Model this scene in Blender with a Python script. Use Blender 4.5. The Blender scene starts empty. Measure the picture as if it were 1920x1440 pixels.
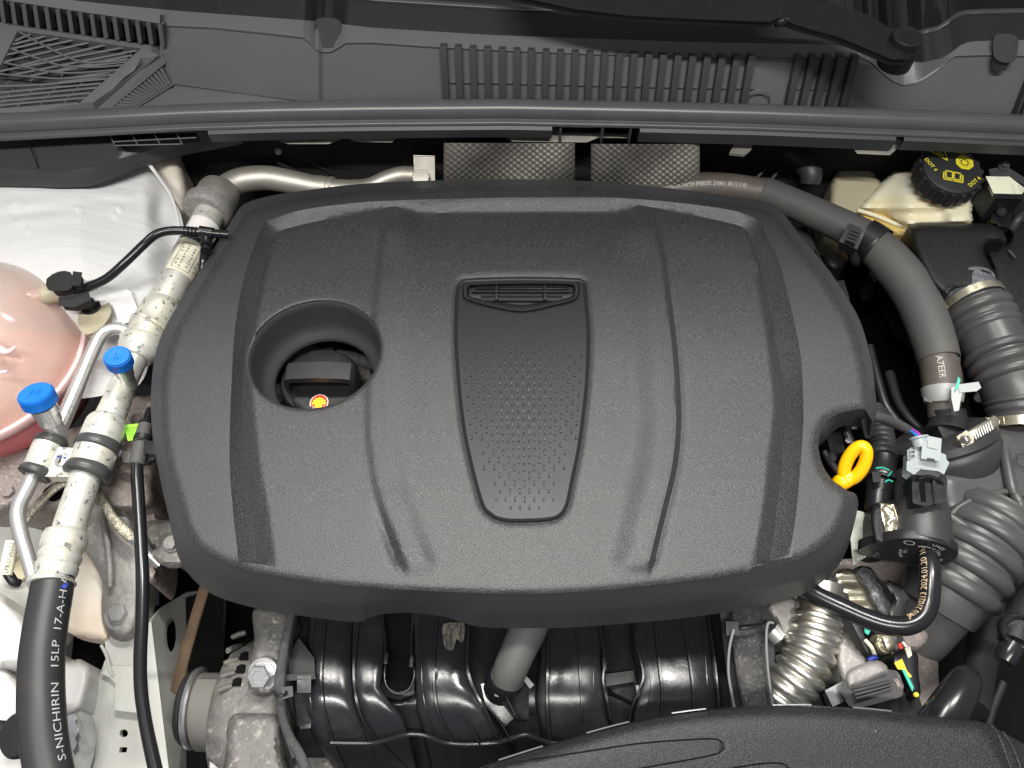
import bpy, bmesh, math, random
import numpy as np
from mathutils import Vector, Matrix, noise
from mathutils.geometry import delaunay_2d_cdt, tessellate_polygon
random.seed(3)
sc = bpy.context.scene
COL = sc.collection
R_ = math.radians
# ---------------------------------------------------------------- camera
PITCH, FPX, CAMH = R_(57), 1478.0, 0.62
CAM = Vector((0, 0, CAMH))
FW = Vector((0, math.cos(PITCH), -math.sin(PITCH))); RT = Vector((1, 0, 0)); UP = Vector((0, math.sin(PITCH), math.cos(PITCH)))
cd = bpy.data.cameras.new('camera'); cam = bpy.data.objects.new('camera', cd); COL.objects.link(cam)
cam.location = CAM; cam.rotation_euler = (R_(90) - PITCH, 0, 0)
cd.sensor_fit = 'HORIZONTAL'; cd.sensor_width = 36; cd.lens = 36 * FPX / 1920; cd.clip_start = 0.01; cd.clip_end = 50
sc.camera = cam
# ---------------------------------------------------------------- hall light
w = bpy.data.worlds.new('World'); sc.world = w; w.use_nodes = True
w.node_tree.nodes['Background'].inputs[0].default_value = (0.92, 0.95, 1.0, 1)
w.node_tree.nodes['Background'].inputs[1].default_value = 0.22
def lamp(name, loc, target, sx, sy, power, col=(1, .97, .92)):
    l = bpy.data.lights.new(name, 'AREA'); l.shape = 'RECTANGLE'; l.size = sx; l.size_y = sy; l.energy = power; l.color = col
    o = bpy.data.objects.new(name, l); COL.objects.link(o); o.location = loc
    o.rotation_euler = (Vector(target) - Vector(loc)).to_track_quat('-Z', 'Y').to_euler()
    return o
lamp('ceiling_lamp', (0.58, 1.33, 3.0), (0.25, 0.4, 0), 0.8, 0.06, 74)
lamp('ceiling_lamp', (-0.62, 1.38, 3.0), (-0.2, 0.4, 0), 0.7, 0.5, 64)
lamp('ceiling_lamp', (-0.15, -0.95, 3.0), (-.05, 0.4, 0), 2.3, 0.10, 112)
vs = sc.view_settings; vs.view_transform = 'Standard'; vs.look = 'None'; vs.exposure = 0.16; vs.gamma = 1.0
# ---------------------------------------------------------------- helpers
def ray(px, py):
    return (FW + RT * ((px - 960) / FPX) - UP * ((py - 720) / FPX))
def W(px, py, z):                       # point of the place seen at a pixel of the photograph, at height z
    d = ray(px, py); return CAM + d * ((z - CAMH) / d.z)
def WY(px, py, y):                      # the same on the upright plane at depth y
    d = ray(px, py); return CAM + d * (y / d.y)
def mpp(p): return (Vector(p) - CAM).dot(FW) / FPX
def PX(p):
    d = Vector(p) - CAM; k = d.dot(FW); return 960 + FPX * d.dot(RT) / k, 720 - FPX * d.dot(UP) / k
def cat(pts, n=8, closed=False):        # Catmull-Rom through tuples
    P = [np.array(p, float) for p in pts]; out = []; m = len(P)
    rng = range(m if closed else m - 1)
    for i in rng:
        if closed: a, b, c, d = P[(i - 1) % m], P[i], P[(i + 1) % m], P[(i + 2) % m]
        else: a, b, c, d = P[max(i - 1, 0)], P[i], P[i + 1], P[min(i + 2, m - 1)]
        for k in range(n):
            t = k / n
            out.append(0.5 * ((2 * b) + (c - a) * t + (2 * a - 5 * b + 4 * c - d) * t * t + (3 * b - a - 3 * c + d) * t ** 3))
    if not closed: out.append(P[-1])
    return out
def itp(x, tab):
    return float(np.interp(x, [t[0] for t in tab], [t[1] for t in tab]))
def root_loc(p):
    while p is not None and p.parent is not None: p = p.parent
    return p.location.copy() if p is not None else None
def props(o, label=None, cat_=None, group=None, kind=None):
    if label: o['label'] = label
    if cat_: o['category'] = cat_
    if group: o['group'] = group
    if kind: o['kind'] = kind
    return o
def thing(name, loc, label, cat_, group=None):
    o = bpy.data.objects.new(name, None); COL.objects.link(o); o.location = loc; o.empty_display_size = .02
    return props(o, label, cat_, group)
def mesh_obj(name, verts, faces, mat, parent=None, smooth=38, label=None, cat_=None, group=None, kind=None, uv=None):
    vs_ = [Vector(v) for v in verts]
    if parent is not None: L = root_loc(parent)
    else:
        L = sum(vs_, Vector()) / len(vs_)
    me = bpy.data.meshes.new(name); me.from_pydata([v - L for v in vs_], [], [tuple(f) for f in faces])
    bm = bmesh.new(); bm.from_mesh(me); bmesh.ops.recalc_face_normals(bm, faces=bm.faces); bm.to_mesh(me); bm.free()
    me.shade_smooth()
    if smooth is not None and smooth < 180: me.set_sharp_from_angle(angle=R_(smooth))
    if smooth == 0: me.shade_flat()
    me.materials.append(mat)
    o = bpy.data.objects.new(name, me); COL.objects.link(o)
    if parent is not None: o.parent = parent
    else: o.location = L
    return props(o, label, cat_, group, kind)
class MB:
    def __init__(s): s.v = []; s.f = []
    def add(s, v, f):
        b = len(s.v); s.v += [Vector(x) for x in v]; s.f += [tuple(i + b for i in q) for q in f]; return s
    def rings(s, rings, closed=True, cap0=True, cap1=True):
        b = len(s.v); n = len(rings[0])
        for r in rings: s.v += [Vector(x) for x in r]
        for i in range(len(rings) - 1):
            for k in range(n if closed else n - 1):
                a, c = b + i * n + k, b + i * n + (k + 1) % n
                s.f.append((a, c, c + n, a + n))
        if cap0: s.f.append(tuple(range(b + n - 1, b - 1, -1)))
        if cap1: s.f.append(tuple(range(b + (len(rings) - 1) * n, b + len(rings) * n)))
        return s
    def box(s, c, ax, ay, az, bev=0.0):   # centre and three half-axes
        bm = bmesh.new(); bmesh.ops.create_cube(bm, size=2)
        ax, ay, az = Vector(ax), Vector(ay), Vector(az); c = Vector(c)
        for v in bm.verts: v.co = c + ax * v.co.x + ay * v.co.y + az * v.co.z
        if bev: bmesh.ops.bevel(bm, geom=bm.edges[:], offset=bev, segments=2, profile=.6, affect='EDGES')
        bm.verts.index_update(); s.add([v.co.copy() for v in bm.verts], [[v.index for v in f.verts] for f in bm.faces]); bm.free(); return s
    def lathe(s, A, axis, prof, n=32, cap0=True, cap1=True, x=None, ell=1.0):  # prof: (along, radius)
        A = Vector(A); z = Vector(axis).normalized()
        x = Vector(x) if x is not None else (RT if abs(z.dot(RT)) < .8 else Vector((0, 1, 0)))
        x = (x - z * x.dot(z)).normalized(); y = z.cross(x)
        return s.rings([[A + z * t + x * (r * math.cos(2 * math.pi * k / n)) + y * (r * ell * math.sin(2 * math.pi * k / n)) for k in range(n)] for t, r in prof], True, cap0, cap1)
    def tube(s, path, rad, n=16, cap=True, flat=1.0, nx=None):
        P = [Vector(p) for p in path]; m = len(P)
        rad = rad if hasattr(rad, '__len__') else [rad] * m
        fr = frames(P, nx); rr = []
        for p, r, (t, x, y) in zip(P, rad, fr):
            rr.append([p + x * (r * math.cos(2 * math.pi * k / n)) + y * (r * flat * math.sin(2 * math.pi * k / n)) for k in range(n)])
        return s.rings(rr, True, cap, cap)
    def build(s, name, mat, parent=None, **kw): return mesh_obj(name, s.v, s.f, mat, parent, **kw)
def frames(P, nx=None):
    m = len(P); out = []; x = None
    for i in range(m):
        t = (P[min(i + 1, m - 1)] - P[max(i - 1, 0)]).normalized()
        if x is None:
            x = Vector(nx) if nx is not None else (Vector((0, 0, 1)) if abs(t.z) < .9 else Vector((0, 1, 0)))
        x = (x - t * x.dot(t)); x.normalize(); out.append((t, x, t.cross(x)))
    return out
def path(pts, n=8):                      # (px, py, z[, r_px]) -> world path and radii
    c = cat(pts, n); P = [W(a[0], a[1], a[2]) for a in c]
    r = [a[3] * mpp(p) for a, p in zip(c, P)] if len(pts[0]) > 3 else None
    return P, r
def hose(name, pts, mat, parent=None, n=16, k=8, flat=1.0, ridge=None, **kw):
    P, r = path(pts, k)
    if ridge:                            # (pitch px, depth fraction, first s, last s, sharpness)
        P, r = resample(P, r, ridge[0] * mpp(P[0]) / 14)
        s = 0; rr = []
        for i in range(len(P)):
            if i: s += (P[i] - P[i - 1]).length
            ph = s / (ridge[0] * mpp(P[0])); rr.append(r[i] * (1 + ridge[1] * (abs(math.sin(math.pi * ph)) ** ridge[2] - .5)))
        r = rr
    nx = None if flat == 1 else (P[1] - P[0]).cross(Vector((0, 0, 1)))
    o = MB().tube(P, r, n, True, flat, nx).build(name, mat, parent, smooth=50, **kw)
    return o, P, r
def band_on(name, P, r, a, b_, k, mat, parent, n=36, edge=.0004, **kw):
    """Strap that hugs a hose between two fractions of its length."""
    Q, q = resample(P, r, sum((P[i] - P[i - 1]).length for i in range(1, len(P))) / 200); m = len(Q); i0, i1 = int(a * m), max(int(b_ * m), int(a * m) + 2)
    Q, q = Q[i0:i1 + 1], [x * k for x in q[i0:i1 + 1]]
    Q = [Q[0]] + Q + [Q[-1]]; q = [q[0] * .96] + q + [q[-1] * .96]
    t0 = (Q[2] - Q[1]).normalized() * 1e-5; Q[0] = Q[1] - t0; Q[-1] = Q[-2] + t0
    return MB().tube(Q, q, n).build(name, mat, parent, smooth=40, **kw)
def resample(P, r, step):
    s = [0.0]
    for i in range(1, len(P)): s.append(s[-1] + (P[i] - P[i - 1]).length)
    m = max(3, int(s[-1] / step)); u = np.linspace(0, s[-1], m)
    A = np.array([list(p) for p in P]); Q = [Vector([float(np.interp(t, s, A[:, j])) for j in range(3)]) for t in u]
    return Q, [float(np.interp(t, s, r)) for t in u]
def plate(name, pts, thick, mat, parent=None, bev=.0015, z=None, drop=None, round_=0, smooth=38, **kw):
    """Solid slab whose upper outline is seen at the pixels; edges rounded; drop = direction of its depth."""
    if round_: pts = [tuple(p) for p in cat(pts, round_, True)]
    T = [W(p[0], p[1], p[2] if len(p) > 2 else z) for p in pts]
    d = Vector(drop).normalized() if drop is not None else Vector((0, 0, -1))
    c = sum(T, Vector()) / len(T); n = len(T)
    ins = []
    for i in range(n):
        e1 = T[i] - T[i - 1]; e2 = T[(i + 1) % n] - T[i]
        nn = (e1.normalized() + e2.normalized()).cross(d)
        ins.append(nn.normalized() if nn.length > 1e-9 else Vector())
    area = sum((T[i] - c).cross(T[(i + 1) % n] - c).dot(d) for i in range(n))
    sg = 1 if area < 0 else -1
    inner = [t + i_ * (sg * -bev) for t, i_ in zip(T, ins)]
    mid = [t + i_ * (sg * -bev * .3) + d * (bev * .3) for t, i_ in zip(T, ins)]
    low = [t + d * bev for t in T]
    bot = [t + d * thick for t in T]
    b = MB().rings([inner, mid, low, bot], True, True, True)
    return b.build(name, mat, parent, smooth=smooth, **kw)
def inside(P, poly):
    x, y = P[:, 0], P[:, 1]; r = np.zeros(len(P), bool); q = np.asarray(poly)[:, :2]; j = len(q) - 1
    for i in range(len(q)):
        xi, yi, xj, yj = q[i][0], q[i][1], q[j][0], q[j][1]
        c = ((yi > y) != (yj > y)) & (x < (xj - xi) * (y - yi) / (yj - yi + 1e-12) + xi); r ^= c; j = i
    return r
def dist(P, line, closed=False):
    q = np.asarray(line, float)[:, :2]; best = np.full(len(P), 1e9)
    n = len(q)
    for i in range(n if closed else n - 1):
        a, b = q[i], q[(i + 1) % n]; d = b - a; t = np.clip(((P - a) @ d) / (d @ d + 1e-12), 0, 1)
        best = np.minimum(best, np.hypot(*(P - a - t[:, None] * d).T))
    return best
def sm(t): t = np.clip(t, 0, 1); return t * t * (3 - 2 * t)
def field(contour, step, zf, lines=(), holes=()):
    """Sheet over a pixel outline; zf(P) gives its height. Returns world verts, faces, pixel points."""
    C = np.asarray(contour, float)[:, :2]
    x0, y0 = C.min(0); x1, y1 = C.max(0)
    gx, gy = np.meshgrid(np.arange(x0, x1, step), np.arange(y0, y1, step)); gx = gx + (np.arange(gx.shape[0]) % 2)[:, None] * step * .5
    G = np.c_[gx.ravel(), gy.ravel()]; G = G[inside(G, C)]
    G = G[dist(G, C, True) > step * .45]
    for h in holes: G = G[~inside(G, h)]; G = G[dist(G, h, True) > step * .45]
    for l in lines: G = G[dist(G, l) > step * .4]
    V = [tuple(c) for c in C]; E = [(i, (i + 1) % len(C)) for i in range(len(C))]
    for h in holes:
        b = len(V); V += [tuple(c[:2]) for c in h]; E += [(b + i, b + (i + 1) % len(h)) for i in range(len(h))]
    for l in lines:
        b = len(V); V += [tuple(c[:2]) for c in l]; E += [(b + i, b + i + 1) for i in range(len(l) - 1)]
    V += [tuple(g) for g in G]
    r = delaunay_2d_cdt([Vector(v) for v in V], E, [], 0, 1e-4)
    Q = np.array([list(v) for v in r[0]]); F = [tuple(f) for f in r[2]]
    cen = np.array([Q[list(f)].mean(0) for f in F]); ok = inside(cen, C)
    for h in holes: ok &= ~inside(cen, h)
    F = [f for f, k in zip(F, ok) if k]
    Z = zf(Q); vw = [W(q[0], q[1], z) for q, z in zip(Q, Z)]
    return vw, F, Q
def blob(name, contour, z0, h, wd, mat, parent=None, step=8, skirt=.03, fn=None, lines=(), rnd=6, smooth=50, tilt=None, **kw):
    """Rounded casting: a sheet that rises by h from the outline over wd pixels, with sides that go down."""
    c = [tuple(p) for p in cat(contour, rnd, True)] if rnd else contour
    def zf(P):
        d = np.minimum(dist(P, c, True) / wd, 1); z = z0 + h * np.sqrt(np.maximum(0, 1 - (1 - d) ** 2))
        if tilt: z = z + tilt[0] * (P[:, 0] - tilt[2]) + tilt[1] * (P[:, 1] - tilt[3])
        if fn: z = z + fn(P)
        return z
    v, f, q = field(c, step, zf, lines)
    b = MB().add(v, f); n = len(c)
    C = np.array([x[:2] for x in c]); Z = zf(C); top = [W(a[0], a[1], z) for a, z in zip(C, Z)]
    b.rings([top, [t + Vector((0, 0, -skirt)) for t in top]], True, False, True)
    bm = bmesh.new(); vv = [bm.verts.new(x) for x in b.v]
    for x in b.f:
        try: bm.faces.new([vv[i] for i in x])
        except ValueError: pass
    bmesh.ops.remove_doubles(bm, verts=bm.verts, dist=1e-5); bm.verts.index_update()
    V = [x.co.copy() for x in bm.verts]; F = [[x.index for x in g.verts] for g in bm.faces]; bm.free()
    return mesh_obj(name, V, F, mat, parent, smooth=smooth, **kw)
def dome_bolt(name, c, axis, r, mat, parent=None, washer=1.35, h=.9, **kw):
    z = Vector(axis).normalized(); b = MB()
    b.lathe(c, z, [(-.2 * r, r * washer), (.18 * r, r * washer), (.25 * r, r * washer * .96), (.25 * r, r * 1.05), (.3 * r, r * 1.02)], 24)
    b.lathe(Vector(c) + z * .25 * r, z, [(0, r), (h * r * .9, r), (h * r, r * .9), (h * r, r * .55), (h * r * .92, r * .5)], 6)
    return b.build(name, mat, parent, smooth=25, **kw)
_txt = {}
def text_mesh(s, bold=0, fine=False):
    k = (s, bold, fine)
    if k not in _txt:
        cu = bpy.data.curves.new('t', 'FONT'); cu.body = s; cu.size = 1; cu.align_x = 'CENTER'; cu.align_y = 'CENTER'; cu.offset = bold; cu.resolution_u = 3
        ob = bpy.data.objects.new('t', cu); COL.objects.link(ob); bpy.context.view_layer.update()
        me = bpy.data.meshes.new_from_object(ob.evaluated_get(bpy.context.evaluated_depsgraph_get()))
        if fine:                         # short edges so that the print can follow a round surface
            bm = bmesh.new(); bm.from_mesh(me); bmesh.ops.triangulate(bm, faces=bm.faces[:])
            for _ in range(5):
                e = [x for x in bm.edges if x.calc_length() > .16]
                if not e: break
                bmesh.ops.subdivide_edges(bm, edges=e, cuts=1); bmesh.ops.triangulate(bm, faces=bm.faces[:])
            bm.to_mesh(me); bm.free()
        _txt[k] = ([tuple(v.co) for v in me.vertices], [tuple(p.vertices) for p in me.polygons])
        bpy.data.objects.remove(ob); bpy.data.meshes.remove(me)
    return _txt[k]
def text_flat(name, s, c, ux, uy, size, mat, parent, bold=0.0, lift=.0004, arc=None, **kw):
    v, f = text_mesh(s, bold); ux, uy = Vector(ux).normalized(), Vector(uy).normalized(); nn = ux.cross(uy)
    out = []
    for x, y, _ in v:
        if arc: a = x * size / arc; rr = arc + y * size; X, Y = rr * math.sin(a), rr * math.cos(a) - arc
        else: X, Y = x * size, y * size
        out.append(Vector(c) + ux * X + uy * Y + nn * lift)
    return mesh_obj(name, out, f, mat, parent, smooth=0, **kw)
def text_tube(name, s, P, r, s_mid, ang, size, mat, parent, flip=1, bold=0.0, fit=None, **kw):
    """Lettering printed along a hose: runs with the path, ang is the place round the hose."""
    v, f = text_mesh(s, bold, True); S = [0.0]; sx = 1
    if fit: sx = fit / ((max(a[0] for a in v) - min(a[0] for a in v)) * size)
    for i in range(1, len(P)): S.append(S[-1] + (P[i] - P[i - 1]).length)
    fr = frames(P); out = []; A = np.array([list(p) for p in P])
    for x, y, _ in v:
        u = min(max(s_mid * S[-1] + flip * x * size * sx, 0), S[-1]); i = min(int(np.searchsorted(S, u)), len(P) - 1); i0 = max(i - 1, 0)
        k = 0 if i == i0 else (u - S[i0]) / (S[i] - S[i0] + 1e-12)
        p = P[i0].lerp(P[i], k); x_ = fr[i0][1].lerp(fr[i][1], k).normalized(); y_ = fr[i0][2].lerp(fr[i][2], k).normalized()
        rr = (r[i0] * (1 - k) + r[i] * k) * 1.01 + .00035; a = ang - flip * y * size / rr
        out.append(p + x_ * (rr * math.cos(a)) + y_ * (rr * math.sin(a)))
    return mesh_obj(name, out, f, mat, parent, smooth=0, **kw)
# ---------------------------------------------------------------- materials
_m = {}
def mat(name, col, rough=.5, metal=0.0, bump=None, mott=None, rvar=None, spec=.5, coat=0, trans=0, sss=0, ior=1.45, streak=None, speck=None):
    """bump=(scale, strength, detail); mott=(scale, colour2, low, high[, stretch]); speck=(scale, colour, threshold)"""
    m = bpy.data.materials.new(name); m.use_nodes = True; nt = m.node_tree; N = nt.nodes; L = nt.links; b = N['Principled BSDF']
    b.inputs['Base Color'].default_value = (*col, 1); b.inputs['Roughness'].default_value = rough; b.inputs['Metallic'].default_value = metal
    b.inputs['Specular IOR Level'].default_value = spec; b.inputs['Coat Weight'].default_value = coat; b.inputs['IOR'].default_value = ior
    b.inputs['Transmission Weight'].default_value = trans
    if sss: b.inputs['Subsurface Weight'].default_value = sss; b.inputs['Subsurface Radius'].default_value = (.02, .012, .01); b.inputs['Subsurface Scale'].default_value = 1
    tc = N.new('ShaderNodeTexCoord')
    def nz(scale, detail=2, stretch=None, rough_=.55):
        n = N.new('ShaderNodeTexNoise'); n.inputs['Scale'].default_value = scale; n.inputs['Detail'].default_value = detail; n.inputs['Roughness'].default_value = rough_
        mp = N.new('ShaderNodeMapping'); L.new(tc.outputs['Object'], mp.inputs[0]); L.new(mp.outputs[0], n.inputs['Vector'])
        if stretch: mp.inputs['Scale'].default_value = stretch
        return n.outputs['Fac']
    def ramp(src, lo, hi):
        r = N.new('ShaderNodeMapRange'); r.inputs['From Min'].default_value = lo; r.inputs['From Max'].default_value = hi; L.new(src, r.inputs['Value']); return r.outputs[0]
    def mix(f, a, c):
        x = N.new('ShaderNodeMix'); x.data_type = 'RGBA'; L.new(f, x.inputs['Factor'])
        if isinstance(a, tuple): x.inputs[6].default_value = (*a, 1)
        else: L.new(a, x.inputs[6])
        x.inputs[7].default_value = (*c, 1); return x.outputs[2]
    cur = col
    for q in ([mott] if isinstance(mott, tuple) else (mott or [])):
        cur = mix(ramp(nz(q[0], 6, q[4] if len(q) > 4 else None, .65), q[2], q[3]), cur, q[1])
    if speck: cur = mix(ramp(nz(speck[0], 3, None, .7), speck[2], speck[2] + .06), cur, speck[1])
    if not isinstance(cur, tuple): L.new(cur, b.inputs['Base Color'])
    if rvar:
        L.new(ramp2(N, L, nz(rvar[0], 4), rvar[1], rvar[2]), b.inputs['Roughness'])
    if bump:
        prev = None
        for q in (bump if isinstance(bump, list) else [bump]):
            bp = N.new('ShaderNodeBump'); bp.inputs['Strength'].default_value = q[1]; bp.inputs['Distance'].default_value = q[4] if len(q) > 4 else .0006
            L.new(nz(q[0], q[2] if len(q) > 2 else 2, q[3] if len(q) > 3 else None), bp.inputs['Height'])
            if prev: L.new(prev, bp.inputs['Normal'])
            prev = bp.outputs[0]
        L.new(prev, b.inputs['Normal'])
    return m
def ramp2(N, L, src, a, c):
    r = N.new('ShaderNodeMapRange'); r.inputs['From Min'].default_value = .3; r.inputs['From Max'].default_value = .7
    r.inputs['To Min'].default_value = a; r.inputs['To Max'].default_value = c; L.new(src, r.inputs['Value']); return r.outputs[0]
GRAIN = (1200, 1.0, 1, None, .00030)
M = dict(
    cover=mat('grained_cover_plastic', (.016, .0165, .018), .41, bump=GRAIN, spec=.6, mott=[(9, (.018, .0185, .02), .4, .7), (1200, (.095, .096, .098), .48, .66)], speck=(230, (.34, .34, .34), .80)),  # fine pale mottle paints the glints of the grain; sparse specks are dust
    cover_smooth=mat('satin_cover_plastic', (.018, .0185, .021), .38, bump=(900, .5, 2, None, .0003), spec=.36),
    skirt=mat('matt_cover_plastic', (.042, .044, .048), .5, bump=(1200, .35, 2, None, .0004)),
    cowl=mat('cowl_plastic', (.12, .119, .121), .42, bump=(900, .25, 2, None, .0004), mott=(6, (.106, .106, .108), .4, .7)),
    cowl_dark=mat('dark_cowl_plastic', (.045, .045, .048), .42, bump=(900, .2, 2, None, .0003)),
    seal=mat('seal_rubber', (.085, .085, .092), .30, mott=(20, (.075, .075, .08), .4, .65)),
    black=mat('black_plastic', (.012, .012, .014), .35, bump=(500, .15, 2, None, .0004), rvar=(60, .25, .5)),
    matt=mat('matt_black_plastic', (.012, .012, .013), .6, bump=(700, .4, 3, None, .0006)),
    gloss=mat('glossy_black_nylon', (.014, .014, .017), .2, bump=[(55, .16, 4, None, .002), (900, .06, 2, None, .0003)], rvar=(28, .10, .40), mott=(30, (.03, .03, .033), .55, .75)),
    airbox=mat('grained_black_plastic', (.010, .010, .011), .42, spec=.4, bump=(1200, 1.0, 1, None, .0004), mott=(1150, (.055, .054, .053), .51, .66), speck=(160, (.35, .37, .4), .74)),
    duct=mat('grey_black_duct_rubber', (.05, .05, .052), .36, bump=(160, .1, 3, None, .0008), mott=(14, (.074, .072, .07), .4, .7)),
    foam=mat('foam_sleeve', (.072, .072, .072), .62, bump=(1100, .3, 2, None, .0005), mott=(18, (.092, .088, .08), .5, .75)),
    brownhose=mat('brown_grey_rubber', (.075, .064, .058), .5, bump=(600, .15, 2, None, .0004), mott=(22, (.11, .092, .08), .45, .75)),
    rubber=mat('black_rubber', (.03, .03, .032), .45, bump=(700, .2, 2, None, .0005), mott=(22, (.045, .038, .034), .52, .8)),
    shiny=mat('shiny_black_hose', (.012, .012, .014), .22, speck=(420, (.3, .3, .32), .72)),
    loom=mat('cloth_tape_loom', (.045, .045, .047), .85, bump=(500, .9, 3, None, .0012), mott=(60, (.09, .09, .09), .45, .7)),
    felt=mat('felt_tape', (.030, .030, .030), .9, bump=(380, 1.0, 4, None, .0016), mott=[(30, (.075, .073, .07), .45, .62), (420, (.16, .155, .15), .56, .7)]),
    alu=mat('pale_yellowed_aluminium', (.60, .60, .55), .46, .35, bump=(250, .15, 3, None, .0006), mott=[(18, (.68, .66, .52), .5, .72), (60, (.42, .43, .42), .52, .70), (150, (.17, .18, .18), .58, .63)]),
    alu2=mat('bright_aluminium', (.74, .74, .73), .32, .8, bump=(300, .1, 3, None, .0005), mott=(90, (.42, .43, .44), .6, .72)),
    aluback=mat('dull_aluminium', (.50, .48, .43), .5, .7, bump=(200, .12, 3, None, .0006), mott=(30, (.36, .34, .3), .45, .7)),
    cast=mat('cast_aluminium', (.31, .30, .285), .6, .35, bump=[(220, .8, 4, None, .0012), (40, .4, 3, None, .003)], mott=[(28, (.17, .165, .155), .45, .72), (180, (.46, .44, .41), .56, .72)]),
    castbrown=mat('stained_cast_aluminium', (.25, .215, .20), .62, .25, bump=[(260, .9, 4, None, .0012), (30, .4, 3, None, .003)], mott=[(16, (.13, .11, .10), .42, .7), (260, (.40, .35, .33), .54, .68)]),
    castgrey=mat('alternator_casting', (.145, .14, .132), .58, .3, bump=[(170, .8, 4, None, .0014), (45, .5, 3, None, .003)], mott=[(24, (.085, .082, .076), .42, .62), (140, (.30, .29, .27), .56, .7)]),
    steel=mat('zinc_steel', (.62, .62, .63), .32, .9, bump=(200, .2, 3, None, .0006), mott=(70, (.42, .42, .43), .5, .7)),
    gold=mat('passivated_clamp_steel', (.70, .66, .52), .28, .9, bump=(200, .2, 3, None, .0006), mott=(60, (.42, .37, .25), .5, .7)),
    flex=mat('corrugated_stainless_steel', (.60, .59, .55), .34, .95, bump=(260, .12, 3, None, .0006), mott=(35, (.42, .37, .24), .52, .72)),
    white=mat('white_body_paint', (.66, .665, .67), .4, bump=[(16, .4, 4, (1, 6, 1), .004), (9, .3, 2, None, .008)], mott=(7, (.63, .625, .61), .45, .7)),
    rail=mat('pale_grey_body_paint', (.47, .475, .44), .5, bump=(400, .4, 3, None, .0007), mott=(14, (.40, .40, .37), .45, .7)),
    cream=mat('cream_underbody_sealer', (.62, .57, .50), .55, bump=(35, .6, 4, None, .003), mott=(15, (.66, .55, .44), .45, .65)),
    tank=mat('white_tank_plastic', (.60, .60, .58), .35, sss=.25),
    pink=mat('pink_translucent_plastic', (.95, .74, .67), .28, trans=.66, ior=1.12, coat=.7, mott=(7, (.95, .82, .73), .4, .65)),
    pinkflange=mat('pale_pink_plastic', (.84, .56, .55), .3, sss=.3),
    red=mat('red_coolant_in_tank', (.72, .22, .25), .22, sss=.25, mott=(9, (.62, .16, .18), .4, .7)),
    blue=mat('blue_cap_plastic', (.01, .17, .62), .38),
    blue2=mat('dark_blue_stripe', (.01, .05, .42), .4),
    yellow=mat('yellow_plastic', (.90, .46, .004), .28),
    yprint=mat('yellow_print', (.66, .58, .03), .5),
    wprint=mat('white_print', (.46, .46, .46), .6),
    gprint=mat('tan_print', (.55, .43, .28), .6),
    cprint=mat('pale_print', (.46, .43, .40), .6),
    orange=mat('orange_print', (.75, .17, .08), .5),
    redp=mat('red_sticker', (.78, .04, .01), .4), yel2=mat('sticker_yellow', (.95, .66, .01), .4), whites=mat('sticker_white', (.85, .82, .8), .4),
    label=mat('cream_label_paper', (.78, .75, .60), .55),
    ink=mat('label_ink', (.06, .06, .06), .6), inkblue=mat('blue_marker_ink', (.02, .04, .3), .5),
    lgrey=mat('light_grey_nylon', (.30, .335, .35), .38),
    zinc=mat('grey_coated_clamp', (.32, .335, .335), .5, .2),
    green=mat('bright_green_tag', (.28, .72, .03), .5), teal=mat('teal_mark', (.03, .40, .30), .5),
    cremetank=mat('yellowed_reservoir_plastic', (.80, .77, .62), .28, sss=.35, mott=(14, (.78, .66, .36), .45, .75)),
    ambertank=mat('amber_fluid_plastic', (.66, .47, .13), .3, sss=.3, mott=(30, (.74, .6, .3), .4, .7)),
    dimtank=mat('cream_reservoir_plastic', (.42, .38, .27), .4, sss=.2),
    capb=mat('cap_black', (.02, .02, .022), .5, bump=(500, .2, 2, None, .0004)),
    relay=mat('cream_relay_plastic', (.76, .77, .60), .4, mott=(60, (.62, .64, .5), .5, .55, (1, .2, 1))),
    shield=mat('woven_heat_shield_foil', (.22, .21, .185), .6, .45, mott=(30, (.15, .14, .12), .42, .68)),
    glass=mat('tinted_windscreen', (.004, .004, .005), .06, spec=.6),
    void=mat('painted_shade_black', (.004, .004, .004), .9, spec=.1),  # near-black colour that stands in for the shade in holes and gaps
    bulk=mat('bulkhead_sound_felt', (.010, .010, .010), .9),
    brown=mat('tan_rubber_strap', (.075, .048, .028), .7, bump=(300, .5, 3, None, .001), mott=(60, (.10, .06, .03), .45, .7)),
    belt=mat('ribbed_belt_rubber', (.12, .115, .105), .7, bump=(900, .6, 1, None, .0006)),
    braid=mat('tinned_braid', (.50, .47, .38), .45, .7, bump=(700, 1.0, 2, (1, 1, .3), .0012), mott=(200, (.24, .22, .17), .45, .62)),
    seam=mat('screen_edge_rubber', (.012, .012, .012), .5),
    greymetal=mat('dull_greenish_plate', (.26, .27, .24), .42, .7, mott=(50, (.16, .17, .15), .45, .7), bump=(200, .2, 3)),
    floor=mat('dark_floor', (.02, .02, .02), .9),
    bonnet=mat('bonnet_paint', (.30, .30, .30), .6),
)
# ================================================================ engine cover
cover = thing('engine_cover', W(960, 700, 0), 'large grained dark grey plastic engine cover with a round filler well and tapered badge panel', 'engine cover')
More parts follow.
